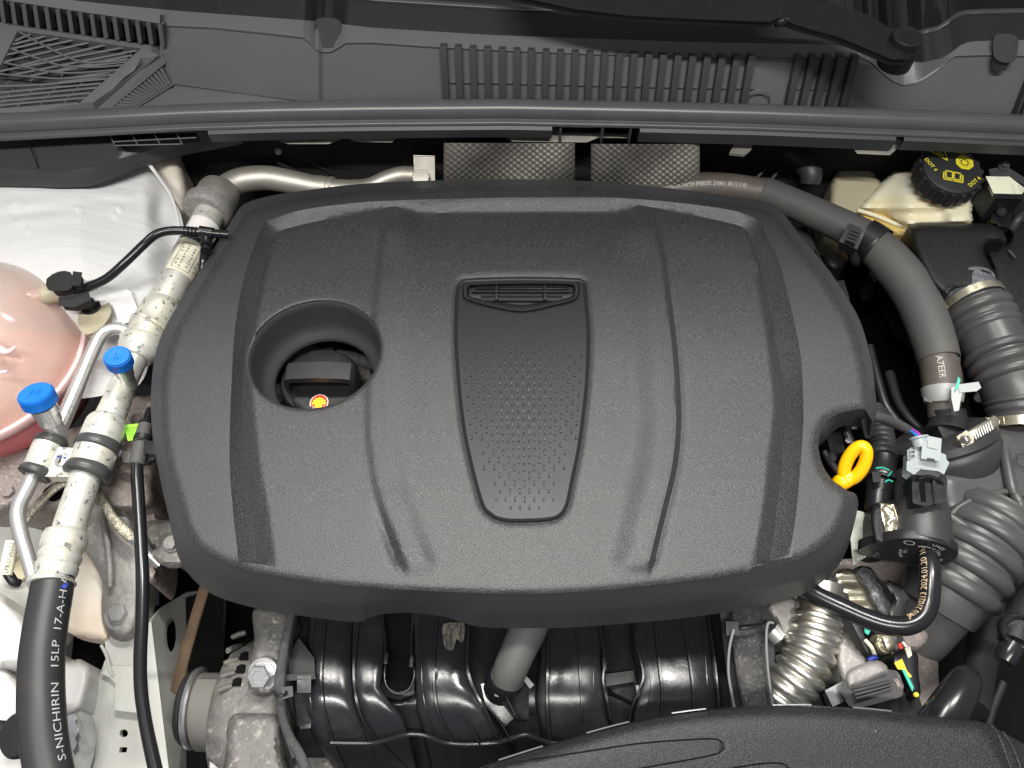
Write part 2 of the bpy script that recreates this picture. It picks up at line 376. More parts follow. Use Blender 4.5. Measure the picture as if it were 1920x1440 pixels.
# (crest px, outline px or None, z of outline)
RIM = [(462,398,457,396,-.03),(500,384,497,380,-.03),(572,371,570,368,-.03),(705,356,703,353,-.03),(910,350,910,347,-.03),(1060,351,1060,348,-.03),
 (1193,360,1193,357,-.03),(1293,371,1293,368,-.03),(1392,385,1393,382,-.03),(1437,394,1441,390,-.03),(1456,407,1461,403,-.03),(1488,450,1494,447,-.03),
 (1521,490,1527,487,-.03),(1547,522,1553,520,-.03),(1573,562,1580,560,-.03),(1599,608,1607,607,-.03),(1615,658,1623,656,-.03),(1624,700,1632,696,-.03),(1629,735,1636,740,-.03),
 (1629,758,1639,790,-.04),(1624,765,1631,822,-.04),(1612,767,1620,802,-.04),(1580,773,1585,798,-.035),(1562,781,1566,806,-.035),(1550,790,1553,818,-.03),(1541,805,1545,828,-.03),(1536,822,None,0,0),(1535,842,None,0,0),
 (1543,873,None,0,0),(1560,899,None,0,0),(1578,912,None,0,0),(1591,924,1596,930,-.02),(1594,938,1607,952,-.03),(1587,962,1601,985,-.04),(1574,990,1588,1030,-.045),(1552,1016,1568,1066,-.05),(1515,1041,1535,1096,-.055),
 (1460,1061,1490,1120,-.055),(1360,1080,1400,1141,-.055),(1260,1093,1290,1158,-.055),(1160,1104,1150,1171,-.055),(1080,1110,1060,1177,-.055),(1000,1113,965,1178,-.055),(940,1113,905,1176,-.055),
 (905,1112,887,1173,-.055),(870,1111,862,1166,-.054),(835,1110,837,1157,-.053),(800,1108,800,1152,-.052),(768,1106,768,1149,-.052),(740,1105,722,1151,-.052),(705,1102,692,1158,-.053),(680,1100,664,1166,-.055),
 (603,1093,553,1153,-.055),(503,1077,470,1138,-.055),(437,1060,400,1115,-.055),(380,1032,357,1080,-.053),(350,995,333,1040,-.05),(332,935,317,973,-.045),(318,890,303,912,-.04),(308,843,290,845,-.035),
 (302,790,284,792,-.03),(301,745,284,742,-.03),(306,690,292,673,-.03),(324,625,312,622,-.03),(362,558,352,557,-.03),(410,480,402,478,-.03),(440,429,436,426,-.03)]
crest = [tuple(p) for p in cat([(r[0], r[1]) for r in RIM], 5, True)]
BADGE = [(851,640),(851,600),(852,565),(856,536),(864,526),(880,522),(970,519),(1075,521),(1090,524),(1099,532),(1103,570),(1107,620),(1106,683),(1102,740),(1090,835),(1077,898),(1067,945),(1054,967),(1030,977),(970,980),(938,977),(918,967),(901,947),(882,880),(867,810),(859,748),(854,690)]
badge = [tuple(p) for p in cat(BADGE, 4, True)]
zfield = lambda y: -.0100 * (1 - np.clip((y - 395) / 560.0, 0, 1)) ** 1.15
WELL_C = W(590, 661, float(zfield(661))); WELL_R = 123 * mpp(WELL_C)
wellpx = []
for k in range(64):
    a = 2 * math.pi * k / 64; wellpx.append(PX(WELL_C + Vector((WELL_R * math.cos(a), WELL_R * math.sin(a), 0))))
# slope top / crease at its foot / edge of the field beyond the groove
SO = cat([(447,1049),(437,960),(431,880),(431,800),(434,720),(440,620),(455,530),(478,457),(495,420),(512,410),(570,393),(660,381),(737,376),(910,371),(1060,370),(1160,371),(1260,379),(1360,392),(1404,404),(1424,417),(1438,445),(1458,482),(1474,540),(1490,607),(1502,673),(1506,740),(1506,800),(1501,870),(1493,960),(1480,1043)], 4)
CR = cat([(483,1054),(467,947),(458,860),(453,775),(456,707),(464,640),(474,590),(487,545),(503,473),(515,443),(532,430),(603,413),(670,399),(730,388),(747,388),(787,399),(850,399),(910,399),(1060,398),(1157,398),(1190,387),(1208,386),(1293,402),(1375,420),(1397,430),(1408,448),(1418,475),(1435,540),(1454,640),(1472,740),(1474,780),(1468,843),(1460,927),(1450,1010),(1442,1053)], 3)
FEL = cat([(518,1062),(504,960),(491,893),(480,800),(474,740),(474,690),(480,620),(492,550)], 4)
FER = cat([(1412,510),(1430,590),(1443,673),(1450,760),(1442,843),(1431,943),(1411,1060)], 4)
GL = [tuple(p) for p in SO if p[0] < 700 and p[1] > 620][::-1]
gl_end = [(447,1049),(483,1054),(518,1062)]; gr_end = [(1480,1043),(1442,1053),(1411,1060)]
soA, crA = np.array(SO), np.array(CR)
band = np.vstack([soA, crA[::-1]])
crL = np.array([p for p in CR if p[0] < 500 and p[1] > 540]); crR = np.array([p for p in CR if p[0] > 1400 and p[1] > 500])
inL = np.vstack([crL, np.array(FEL)[::-1] if dist(crL[-1:], FEL[:1])[0] > 1e8 else np.array(FEL)[::-1]])
inR = np.vstack([crR, np.array(FER)[::-1]])
RDL = cat([(715,404),(705,480),(694,580),(684,690),(681,800),(690,880),(705,945),(732,1020),(757,1083)], 4)
RDR = cat([(1227,404),(1246,470),(1259,560),(1271,660),(1277,750),(1277,810),(1269,880),(1250,960),(1233,1030),(1221,1080)], 4)
mid = np.vstack([np.array(RDL), np.array(RDR)[::-1]])
def zcover(P):
    y = P[:, 1]; z = np.zeros(len(P))
    cr_poly = np.vstack([crA, [(483,1054)]]); so_poly = np.vstack([soA, [(447,1049)]])
    f = zfield(y); infield = inside(P, so_poly)
    yc = np.interp(P[:, 0], [515, 603, 670, 738, 747, 787, 1157, 1190, 1208, 1293, 1375, 1400], [436, 413, 399, 388, 388, 399, 398, 387, 386, 402, 420, 432])
    ex = np.interp(P[:, 0], [480, 530, 603, 670, 720, 738, 750, 790, 1150, 1190, 1207, 1225, 1293, 1375, 1420], [0, .001, .0022, .0040, .0056, .0058, .0055, 0, 0, .0048, .0056, .005, .0032, .0022, 0])
    f = f + ex * (1 - sm((y - yc) / 110.))
    dSO = dist(P, SO); dCR = dist(P, CR)
    dep = np.interp(y, [400, 560, 800, 1055], [0, .0060, .0095, .0110])        # groove below the field
    zc = f - dep
    inb = inside(P, band); t = dSO / (dSO + dCR + 1e-9)
    z = np.where(infield, f, 0)
    z = np.where(inb, zc * np.where(y < 450, t ** .9, t ** .95), z)
    for poly, fe in ((inL, FEL), (inR, FER)):
        k = inside(P, poly); d1 = dist(P, fe); tt = d1 / (d1 + dCR + 1e-9); z = np.where(k, f - dep * (tt ** 1.3), z)
    on = dCR < .6; z = np.where(on, zc, z)
    # raised middle panel with a soft step on each side
    rest = (infield | ((y > 1038) & (P[:, 0] > 660) & (P[:, 0] < 1310))) & ~inb & ~inside(P, inL) & ~inside(P, inR)
    im = inside(P, mid); fade = sm((y - 398) / 40.) * sm((1084 - y) / 34.)
    dl, dr = dist(P, RDL), dist(P, RDR)
    hl = np.where(im, sm(dl / 16.), 0) * np.interp(y, [400, 700, 900, 1080], [.003, .0018, .0018, .0042])
    hr = np.where(im, sm(dr / 10.), 0) * np.interp(y, [400, 700, 900, 1080], [.003, .0050, .0052, .0052])
    soft = np.where(P[:, 0] < 970, hl * (1 - sm((dl - 40) / 40.)), hr * (1 - sm((dr - 34) / 60.)))
    valley = -.0024 * np.exp(-(np.minimum(dl, 60) / 9.) ** 2) * sm((y - 930) / 100.) - .0018 * np.exp(-(dr / 7.) ** 2) * sm((y - 480) / 200.)
    z = z + np.where(rest, (soft + valley) * fade, 0)
    # rounded lip of the well, step to the badge recess, gentle crown of the whole part
    dw = dist(P, wellpx, True); z = z - .0022 * np.clip(1 - dw / 6., 0, 1) ** 2
    db = dist(P, badge, True); z = z - .0016 * (1 - sm(db / 7.))
    dc = dist(P, crest, True); z = z - .0035 * np.clip(1 - dc / 16., 0, 1) ** 2
    return z
lines = [SO, CR, FEL, FER, gl_end, [(p[0] - .3, p[1] + 3) for p in gl_end], gr_end, [(p[0], p[1] + 3) for p in gr_end],
         [(x, y + 5) for x, y in CR if 525 < x < 1400 and y < 440]]
_zc = zcover
def zcover(P):
    z = _zc(P)
    for e in (gl_end, gr_end):
        d = dist(P, [(a, b + 3) for a, b in e]); z = np.where(d < 1.0, 0, z)
    return z
def offset_line(c, d):                  # closed line beside an outline
    A = np.array(c); t = np.roll(A, -1, 0) - np.roll(A, 1, 0); nn = np.c_[-t[:, 1], t[:, 0]] / (np.hypot(t[:, 0], t[:, 1])[:, None] + 1e-9)
    o = A + nn * d; o = o[dist(o, c, True) > abs(d) * .93]; return [tuple(p) for p in o] + [tuple(o[0])]
ins_ = 1 if inside(np.array(offset_line(wellpx, 3)), wellpx).mean() < .5 else -1
lines += [offset_line(wellpx, ins_ * d) for d in (2, 4, 6.2)]
inb_ = 1 if inside(np.array(offset_line(badge, 3)), badge).mean() < .5 else -1
lines += [offset_line(badge, inb_ * d) for d in (3.5, 7)]
for L_, sg_ in ((RDL, 1), (RDR, -1)):
    lines += [[(p[0] + d * sg_, p[1]) for p in L_[4:-3]] for d in (-6, 0, 4.5, 10)]
v, f, q = field(crest, 6.5, zcover, lines, [wellpx, badge])
b = MB().add(v, f)
C = np.array(crest); ZC = zcover(C); top = [W(a[0], a[1], z) for a, z in zip(C, ZC)]
ctr = W(960, 740, 0)
outl = []; full = []
for r in RIM:
    if r[2] is None:
        p = W(r[0], r[1], -.0035); full.append(tuple(p + Vector((0, 0, -.03))))
    else: full.append(tuple(W(r[2], r[3], r[4])))
low = [Vector(p) for p in cat(full, 5, True)]
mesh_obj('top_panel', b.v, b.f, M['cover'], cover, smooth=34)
r1 = [t.lerp(l, .12) + Vector((0, 0, .0012)) for t, l in zip(top, low)]
r2 = []
for t, l in zip(top, low):
    h = Vector((l.x - t.x, l.y - t.y, 0)); r2.append(Vector((t.x, t.y, 0)) + h * .62 + Vector((0, 0, t.z * .58 + l.z * .42 + .004 * min(1, h.length / .02))))
r3 = [Vector((t.x, t.y, 0)) + Vector((l.x - t.x, l.y - t.y, 0)) * .72 + Vector((0, 0, t.z * .50 + l.z * .50)) for t, l in zip(top, low)]
bot = [l.copy() for l in low]; inn = [l + (ctr - l).normalized() * .004 for l in low]; inn2 = [i.lerp(t, .6) + (ctr - t).normalized() * .004 for i, t in zip(inn, top)]
MB().rings([top, r1, r2, r3, bot, inn, inn2], True, False, False).build('skirt', M['skirt'], cover, smooth=40)
# filler well
zr = WELL_C.z
MB().lathe(Vector((WELL_C.x, WELL_C.y, zr)), (0, 0, -1), [(.0015, WELL_R * 1.012), (.0022, WELL_R), (.010, WELL_R * .985), (.031, WELL_R * .955), (.036, WELL_R * .93), (.041, WELL_R * .87), (.045, WELL_R * .80), (.047, WELL_R * .785), (.050, WELL_R * .785), (.050, WELL_R * .82)], 72, False, False).build('filler_well', M['skirt'], cover, smooth=50)
# badge panel: sheet with a rounded bead round its edge
bA = np.array(badge); n = len(bA); nm = np.roll(bA, -1, 0) - np.roll(bA, 1, 0); nm = np.c_[-nm[:, 1], nm[:, 0]] / np.hypot(nm[:, 0], nm[:, 1])[:, None]
if inside((bA + nm * 3)[:1], bA)[0] == False: nm = -nm
zb = lambda P: zfield(P[:, 1])
def off(d, dz): P = bA + nm * d; return [W(p[0], p[1], z + dz) for p, z in zip(P, zb(P))]
rim = [off(-1.0, -.0019), off(1.0, -.0021), off(1.8, -.0004), off(3.4, .0002), off(5.4, -.0004), off(7.5, -.0014)]
sheet_c = [tuple(p) for p in bA + nm * 7.5]
HGR = [(867,538),(873,531),(882,530),(980,527),(1072,528),(1084,531),(1087,538),(1086,550),(1080,562),(1040,573),(978,585),(915,574),(872,561),(867,550)]
hand = [tuple(p) for p in cat(HGR, 3, True)]
zs = lambda P: zb(P) - .0014 + .0008 * sm(dist(P, sheet_c, True) / 60.)
v, f, q = field(sheet_c, 9, zs, (), [hand])
bb = MB().rings(rim, True, False, False); bb.add(v, f)
panel = bb.build('badge_panel', M['cover_smooth'], cover, smooth=60)
d = MB()
rows = [(644, 7, 22.3)]
for i in range(24):
    t = i / 23.; y = 643 + (951 - 643) * (t * .86 + t * t * .14)
    sp = 22.6 - 4.9 * t; odd = i % 2; cx = 979 + 5 * t
    m = int(min(5, 3.2 + i * .9) if i < 14 else max(2.5, 5.2 - (i - 14) * .26))
    for k in range(-m, m + 1):
        x = cx + (k + (.5 if odd else 0)) * sp
        if odd and k == m: continue
        e = abs(x - cx) / (sp * (m + 1)); prof = math.sin(math.pi * min(1, (t * .8 + .12)))
        Lh = (4 + 14 * prof) * (1 - .75 * e) * .5; wd = (2.0 + 2.2 * prof * (1 - e) ** .7) * .5
        z = float(zfield(y)) - .0005
        p = W(x, y, z); s_ = mpp(p)
        d.box(p, (wd * s_, 0, 0), (0, Lh * s_ / .84, 0), (0, 0, .0009), .0002)
d.build('embossed_dash', M['cover_smooth'], panel, smooth=None, kind='stuff')
# latch grille at the head of the panel
gz = float(zfield(550))
hA = np.array(hand); hc = hA.mean(0)
def hr_(s, dz, sy=None): P = hc + (hA - hc) * np.array([s, sy or s]); return [W(p[0], p[1], gz + dz) for p in P]
gb = MB().rings([hr_(1.0, -.0075), hr_(1.0, -.003), hr_(.99, .0005), hr_(.965, .003, .95), hr_(.93, .003, .80), hr_(.91, .0005, .72), hr_(.89, -.008, .62)], True, False, False)
grille = gb.build('latch_grille', M['cover_smooth'], cover, smooth=45)
fl = MB().rings([hr_(.9, -.0082, .66), hr_(.4, -.0082, .3)], True, False, True); fl.build('latch_floor', M['skirt'], grille)
for xx in (931, 1022):
    MB().box(W(xx, 551, gz - .003), (.0012, 0, 0), (0, .010, 0), (0, 0, .004), .0004).build('latch_bar', M['cover_smooth'], grille)
MB().box(W(978, 548, gz + .0008), (.051, 0, 0), (0, .0007, 0), (0, 0, .002), .0003).build('latch_bar', M['cover_smooth'], grille)
MB().box(W(978, 541, gz - .006), (.048, 0, 0), (0, .003, 0), (0, 0, .003), .0006).build('latch_step', M['cover_smooth'], grille)
MB().box(W(978, 561, gz - .006), (.042, 0, 0), (0, .003, 0), (0, 0, .002), .0006).build('latch_step', M['cover_smooth'], grille)
# ---------------------------------------------------------------- oil filler cap in the well
CC = W(604, 726, -.075); s_ = mpp(CC)
oil = thing('oil_filler_cap', CC, 'black oil filler cap with raised grip and red and yellow shell sticker', 'filler cap')
MB().lathe(CC, (0, 0, 1), [(-.03, .040), (.004, .041), (.010, .041), (.014, .0385), (.015, .035), (.0155, 0.001)], 48).build('cap_disc', M['black'], oil, smooth=35)
G0, G1 = W(537, 712, -.05), W(668, 712, -.05)
gb = MB(); hw = .011
prof = []
for k in range(9):
    a = math.pi * k / 8; prof.append(k)
def arch(y, sx):
    L = (G1 - G0).length / 2 * sx; c = (G0 + G1) / 2 + Vector((0, y, 0)); pts = []
    for x, z in ((-1, -.012), (-1, .002), (-.98, .010), (-.9, .0145), (-.7, .016), (0, .0175), (.7, .016), (.9, .0145), (.98, .010), (1, .002), (1, -.012), (.9, -.012), (.88, .002), (.8, .0085), (0, .0105), (-.8, .0085), (-.88, .002), (-.9, -.012)): pts.append(c + Vector((L * x, 0, z)))
    return pts
gb.rings([arch(-.009, .96), arch(-.0105, .94), arch(-.0095, 1), arch(.0095, 1), arch(.0105, .97)][2:5], True, True, True)
gb.build('grip', M['capb'], oil, smooth=40)
# front lobe of the cap that carries the sticker, sloping to the viewer
lc = [(541,728),(560,722),(605,718),(650,724),(668,734),(664,752),(648,772),(610,784),(570,778),(545,755)]
blob('cap_face', lc, -.062, .004, 14, M['black'], oil, step=7, skirt=.012)
ss = mpp(W(598, 747, -.057)); e0 = W(598, 757, -.0572); ux, uy = Vector((1, 0, 0)), Vector((0, 1, 0))
def shell_pts(k, lift):
    P = []
    for i in range(29):
        a = math.pi * (1.13 - 1.26 * i / 28); rr = 15.2 * (1 + .025 * abs(math.sin(a * 7)))
        P.append((rr * math.cos(a) * 1.03, rr * math.sin(a) * 1.12 + 1))
    P += [(9.5, -6), (9.2, -11), (-9.2, -11), (-9.5, -6)]
    return [e0 + ux * (x * k * ss) + uy * (y * k * ss + .6 * ss) + Vector((0, 0, lift)) for x, y in P]
st = mesh_obj('sticker', shell_pts(1.08, .0002) , [tuple(range(33))], M['whites'], oil, smooth=0)
mesh_obj('shell_outline', shell_pts(1.0, .0004), [tuple(range(33))], M['redp'], st, smooth=0)
sv, sf = [], []
for i in range(7):
    a = math.pi * (.97 - .94 * i / 6); a0, a1 = a + .17, a - .17; b0 = len(sv)
    for (r, aa) in ((3.2, a + .28), (12.2, a0), (13.2, a), (12.2, a1), (3.2, a - .28)):
        sv.append(e0 + ux * (r * math.cos(aa) * 1.02 * ss) + uy * ((r * math.sin(aa) * 1.1 - 2.5 + .6 + 1) * ss) + Vector((0, 0, .0006)))
    sf.append(tuple(range(b0, b0 + 5)))
b0 = len(sv); sv += [e0 + ux * (x * ss) + uy * (y * ss) + Vector((0, 0, .0006)) for x, y in ((-6.6, -8.8), (6.6, -8.8), (7, -5), (4, 1), (-4, 1), (-7, -5))]; sf.append(tuple(range(b0, b0 + 6)))
mesh_obj('shell_ribs', sv, sf, M['yel2'], st, smooth=0)
# what shows round the cap inside the well
wl = thing('wiring_clip', W(618, 668, -.10), 'small black wiring clip on taped harness glimpsed inside the round well', 'wiring clip')
b = MB(); b.box(W(619, 662, -.10), (.006, 0, 0), (0, .005, 0), (0, 0, .012), .001); b.build('clip_body', M['black'], wl)
MB().box(W(619, 666, -.09), (.004, 0, 0), (0, .0012, 0), (0, 0, .0025), .0005).build('clip_edge', M['lgrey'], wl)
hose('taped_harness', [(520, 690, -.12, 10), (560, 662, -.115, 15), (600, 666, -.11, 16), (640, 668, -.11, 17), (680, 678, -.115, 13), (720, 690, -.12, 12)], M['felt'], wl, flat=.8)
hose('thin_wire', [(535, 655, -.10, 2), (555, 668, -.10, 2), (590, 675, -.10, 2), (600, 676, -.1, 2)], M['black'], wl, n=8)
cv = thing('cam_cover', W(600, 720, -.14), 'dark cylinder head cover seen down inside the round filler well', 'head cover')
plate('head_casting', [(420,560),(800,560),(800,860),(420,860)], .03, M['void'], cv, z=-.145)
blob('cast_lug', [(506,715),(520,716),(534,735),(528,760),(522,770),(508,760)], -.12, .006, 8, M['castgrey'], cv, step=6)
blob('cast_lug', [(664,690),(690,690),(700,705),(690,720),(676,712)], -.115, .006, 8, M['castgrey'], cv, step=6)
# ---------------------------------------------------------------- dipstick
dp = thing('oil_dipstick', W(1580, 905, -.02), 'yellow oil dipstick ring handle standing in the round notch of the engine cover', 'dipstick')
pts = []
for k in range(40):
    a = 2 * math.pi * k / 40; u = 34 * math.cos(a); v_ = 16 * math.sin(a) * (1.06 if math.sin(a) > 0 else .95)
    pts.append(W(1603 + u * .46 + v_ * .89, 868 - u * .89 + v_ * .46, -.012 + .012 * math.cos(a)))
tb = MB(); fr = frames(pts + pts[:1]); rings = []
for k in range(40):
    t = (pts[(k + 1) % 40] - pts[k - 1]).normalized(); x = Vector((0, 0, 1)); x = (x - t * x.dot(t)).normalized(); y = t.cross(x); r = 12 * mpp(pts[k])
    rings.append([pts[k] + x * (r * 1.0 * math.cos(2 * math.pi * j / 14)) + y * (r * math.sin(2 * math.pi * j / 14)) for j in range(14)])
rings.append(rings[0]); tb.rings(rings, True, False, False); tb.build('ring_handle', M['yellow'], dp, smooth=70)
hose('stem', [(1596, 893, -.022, 15), (1585, 900, -.024, 16), (1572, 908, -.03, 15), (1560, 920, -.06, 9), (1552, 940, -.12, 8)], M['yellow'], dp, flat=.8)
# ================================================================ setting: floor of the bay, bulkhead, bonnet
mesh_obj('garage_floor', [(-3, -3, -.62), (3, -3, -.62), (3, 4, -.62), (-3, 4, -.62)], [(0, 1, 2, 3)], M['floor'], smooth=0, kind='structure')
SEAL = [(-60,234),(0,231),(180,222),(350,213),(520,208),(700,205),(950,203),(1220,208),(1420,213),(1600,220),(1760,226),(1920,233),(1990,237)]
seal_y = lambda x: itp(x, SEAL)
ZS = .058
bk = thing('bulkhead', W(960, 300, -.1), 'black felt covered bulkhead in the shade behind the engine cover', 'bulkhead')
yb = W(960, 262, .035).y + .035
bw = MB().box((0, yb + .02, -.24), (.95, 0, 0), (0, .008, 0), (0, 0, .265), .002); bw.build('felt_wall', M['bulk'], bk)
# pale pressed flange under the cowl, with its drooping tabs
def flange(name, top, low, z, par, m):
    T = [W(x, y, z) for x, y in top]; Lw = [W(x, y, z - .002) for x, y in low]
    k = Vector((0, .003, .001))
    MB().rings([[t, l, l + k, t + k] for t, l in zip(T, Lw)], True, True, True).build(name, m, par, smooth=30)
edge = [(505,254),(514,258),(524,266),(540,270),(615,270),(628,266),(640,260),(655,260),(668,266),(735,267),(746,257),(830,256),(915,257),(945,258),(960,265),(1100,267),(1122,258),(1180,259)]
flange('pressed_flange', [(x, 246) for x, y in edge], edge, .026, bk, M['aluback'])
flange('pressed_flange', [(1595,262),(1607,264),(1668,266),(1687,266)], [(1595,273),(1607,288),(1668,291),(1687,275)], .028, bk, M['aluback'])
plate('bracket_tab', [(1383,262),(1412,265),(1408,280),(1396,290),(1368,287)], .003, M['aluback'], bk, z=.02, bev=.0006)
for x, y in ((522, 284), (995, 290)): dome_bolt('stud', W(x, y, -.01), (0, -.5, .8), 5 * .0006, M['aluback'], bk)
# heat shield
hs = thing('heat_shield', W(1000, 320, -.05), 'woven embossed foil heat shield standing behind the engine cover', 'heat shield')
def weave(x0, x1, y0, y1, ph):
    nx_, ny_ = int((x1 - x0) / 1.3), int((y1 - y0) / 1.3); V = []; F = []
    for j in range(ny_ + 1):
        for i in range(nx_ + 1):
            x = x0 + (x1 - x0) * i / nx_; y = y0 + (y1 - y0) * j / ny_
            h = .0008 * math.cos(2 * math.pi * x / 14 + ph) * math.cos(2 * math.pi * y / 11) + .016 * math.sin((x - x0) / (x1 - x0) * math.pi) ** .6 + .006 * math.sin((x - x0) / 34. + (y - y0) / 30.)
            t_ = (x - x0) / (x1 - x0); y_ = y; p = WY(x, y_, yb - .03 - h); V.append(p)
    for j in range(ny_):
        for i in range(nx_): a = j * (nx_ + 1) + i; F.append((a, a + 1, a + nx_ + 2, a + nx_ + 1))
    return V, F
v, f = weave(832, 1078, 268, 362, .4); mesh_obj('foil_sheet', v, f, M['shield'], hs, smooth=180)
v, f = weave(1108, 1312, 270, 372, .9); mesh_obj('foil_sheet', v, f, M['shield'], hs, smooth=180)
dome_bolt('stud', W(1066, 322, -.03), (0, -.6, .6), .004, M['aluback'], hs)
# wires and dim clutter on the bulkhead
wv = thing('bulkhead_wiring', W(600, 310, -.04), 'thin dark wires sagging along the shaded bulkhead over the metal refrigerant pipe', 'wiring')
for k, p in enumerate([[(500,300,-.03),(560,310,-.05),(640,350,-.07)], [(560,292,-.03),(610,318,-.05),(650,345,-.08)], [(620,290,-.03),(660,310,-.05),(700,335,-.08)], [(520,305,-.03),(580,335,-.06),(600,360,-.08)]]):
    hose('wire', [(a, b_, c, 4) for a, b_, c in p], M['matt'], wv, n=8)
# ================================================================ bonnet raised over the bay (out of frame, shades the rear half)
bn = thing('bonnet', (0, 1.0, .14), 'open car bonnet propped up over the rear of the engine bay', 'bonnet')
ang = R_(72); d_ = Vector((0, -math.cos(ang), math.sin(ang))); nn = Vector((0, -math.sin(ang), -math.cos(ang)))
BN0 = Vector((0, 1.20, .16)); BL = 1.10
b = MB().rings([[BN0 + d_ * s + Vector((x, 0, 0)) + nn * (.02 * (1 - (x / .8) ** 2)) for x in np.linspace(-.8, .8, 17)] + [BN0 + d_ * s + Vector((x, 0, 0)) + nn * (.02 * (1 - (x / .8) ** 2) - .012) for x in np.linspace(.8, -.8, 17)] for s in np.linspace(0, BL, 8)])
b.build('bonnet_skin', M['bonnet'], bn, smooth=40)
BNI = MB()
for x in (-.5, -.17, .17, .5): BNI.box(BN0 + d_ * .55 + nn * .035 + Vector((x, 0, 0)), (.03, 0, 0), d_ * .45, nn * .012, .004).build('stiffening_rib', M['bonnet'], bn); BNI = MB()
# ================================================================ cowl
cw = thing('windscreen_cowl', W(960, 150, .09), 'dark grey plastic scuttle panel with ribbed vents running below the windscreen', 'cowl panel')
CA = [(-60,-40),(60,-14),(133,0),(204,8),(340,21),(480,31),(598,40),(700,52),(928,66),(1120,73),(1300,79),(1480,82),(1566,84),(1600,92),(1621,102),(1676,113),(1730,117),(1767,109),(1790,94),(1803,84),(1818,78),(1860,76),(1920,75),(1990,74)]
CB = [(290,46),(401,51),(500,61),(569,69),(580,78),(592,92),(606,97),(622,96),(634,89),(649,79),(700,79),(826,88),(965,95),(1120,101),(1293,106),(1402,106),(1500,106),(1612,106),(1630,114),(1644,126),(1657,139),(1674,152),(1694,159),(1714,156),(1730,149),(1750,136),(1767,124),(1778,112),(1789,104),(1854,102),(1920,104),(1990,106)]
xs = sorted(set(list(np.arange(300, 2300, 9)) + [p[0] for p in CB if p[0] >= 300]))
yface = lambda x: W(x, seal_y(x) - 15, ZS).y
Vb, Vt, Vs, Va = [], [], [], []
for x in xs:
    yb_ = max(seal_y(x) - 14, 0) if x > 600 else np.interp(x, [300, 325, 460, 600], [150, 157, 176, 194])
    pb = W(x, yb_, ZS - .006 if x > 600 else ZS - .004)
    y0 = pb.y if x > 600 else pb.y
    lean = .020
    pt = WY(x, itp(x, CB), y0 + lean)
    for _ in range(4): pt = WY(x, itp(x, CB), y0 + lean * max(.2, min(1.3, (pt.z - pb.z) / .055)))
    pa = W(x, itp(x, CA), pt.z + .004 + (.012 if 1640 < x < 1790 else 0))
    if pa.y < pt.y + .002: pa = WY(x, itp(x, CA), pt.y + .002)
    Vb.append(pb); Vt.append(pt); Va.append(pa); Vs.append(pt + Vector((0, -.0018, .0006)))
lipA = [p + Vector((0, .002, -.004)) for p in Va]
MB().rings([Vb, [a.lerp(t, .96) for a, t in zip(Vb, Vt)], Vs, [t + (a - t) * .06 + Vector((0, 0, .0012)) for t, a in zip(Vt, Va)], Va, lipA], False, False, False).build('panel_face', M['cowl'], cw, smooth=30)
# ribs of the vents
def facept(x, t):                        # t=0 foot, 1 top edge
    return Vector([float(np.interp(x, xs, [p[i] for p in Vb])) for i in range(3)]).lerp(Vector([float(np.interp(x, xs, [p[i] for p in Vt])) for i in range(3)]), t)
def rib(x, wpx, h=.0075):
    a, c = facept(x, 0), facept(x, 1.06)
    a.x = W(x, seal_y(x) - 14, ZS).x; c.x = a.x
    c0 = (a + c) / 2; up = (c - a) / 2; s = wpx / 2 * mpp(c0)
    fn_ = up.cross(Vector((1, 0, 0))).normalized()
    if fn_.y > 0: fn_ = -fn_
    MB().box(c0 + fn_ * (h * .3), (s, 0, 0), up, fn_ * h, .0008).build('vent_rib', M['cowl_dark'], cw, smooth=30)
for i in range(22): rib(836 + i * 26.6, 13)
for i in range(5): rib(1480 + i * 25.2, 13)
for x in (1906, 1916, 1926, 1936): rib(x, 5)
for i in range(22):
    x = 836 + (i + .5) * 26.6
    MB().box(facept(x, .38) + Vector((0, -.001, 0)), (.0036, 0, 0), (0, .0016, 0), (0, 0, .0009), .0003).build('vent_step', M['cowl'], cw)
for i in range(4):
    x = 1480 + (i + .5) * 25.2
    MB().box(facept(x, .40) + Vector((0, -.001, 0)), (.0036, 0, 0), (0, .0016, 0), (0, 0, .0009), .0003).build('vent_step', M['cowl'], cw)
c0 = facept(1416, .02); MB().rings([[c0 + Vector((.0150 * (1 + q_) * math.cos(a), -.0012 - w_, .020 * (1 + q_) * math.sin(a))) for a in np.linspace(.1, math.pi - .1, 20)] for q_, w_ in ((-.05, 0), (-.02, .0012), (.02, .0012), (.05, 0))], False, False, False).build('moulded_ring', M['cowl'], cw)
# clips that stand on the cowl edge
for cx, cy, wd, hh in ((614, 62, 21, 24), (1886, 91, 18, 23)):
    zt = facept(cx, 1).z + .010
    pts = [(cx - wd * .8, cy - hh, zt), (cx - wd * .2, cy - hh * 1.08, zt), (cx + wd * .8, cy - hh * .95, zt), (cx + wd, cy - hh * .4, zt), (cx + wd * .7, cy + hh * .8, zt - .006), (cx + wd * .3, cy + hh, zt - .008), (cx - wd * .5, cy + hh * .95, zt - .008), (cx - wd, cy + hh * .5, zt - .006), (cx - wd, cy - hh * .5, zt)]
    plate('edge_clip', pts, .012, M['cowl_dark'], cw, bev=.003, round_=3)
# ---------------------------------------------------------------- raised intake box at the end of the cowl
zl0, zl1, zg = .118, .092, .070
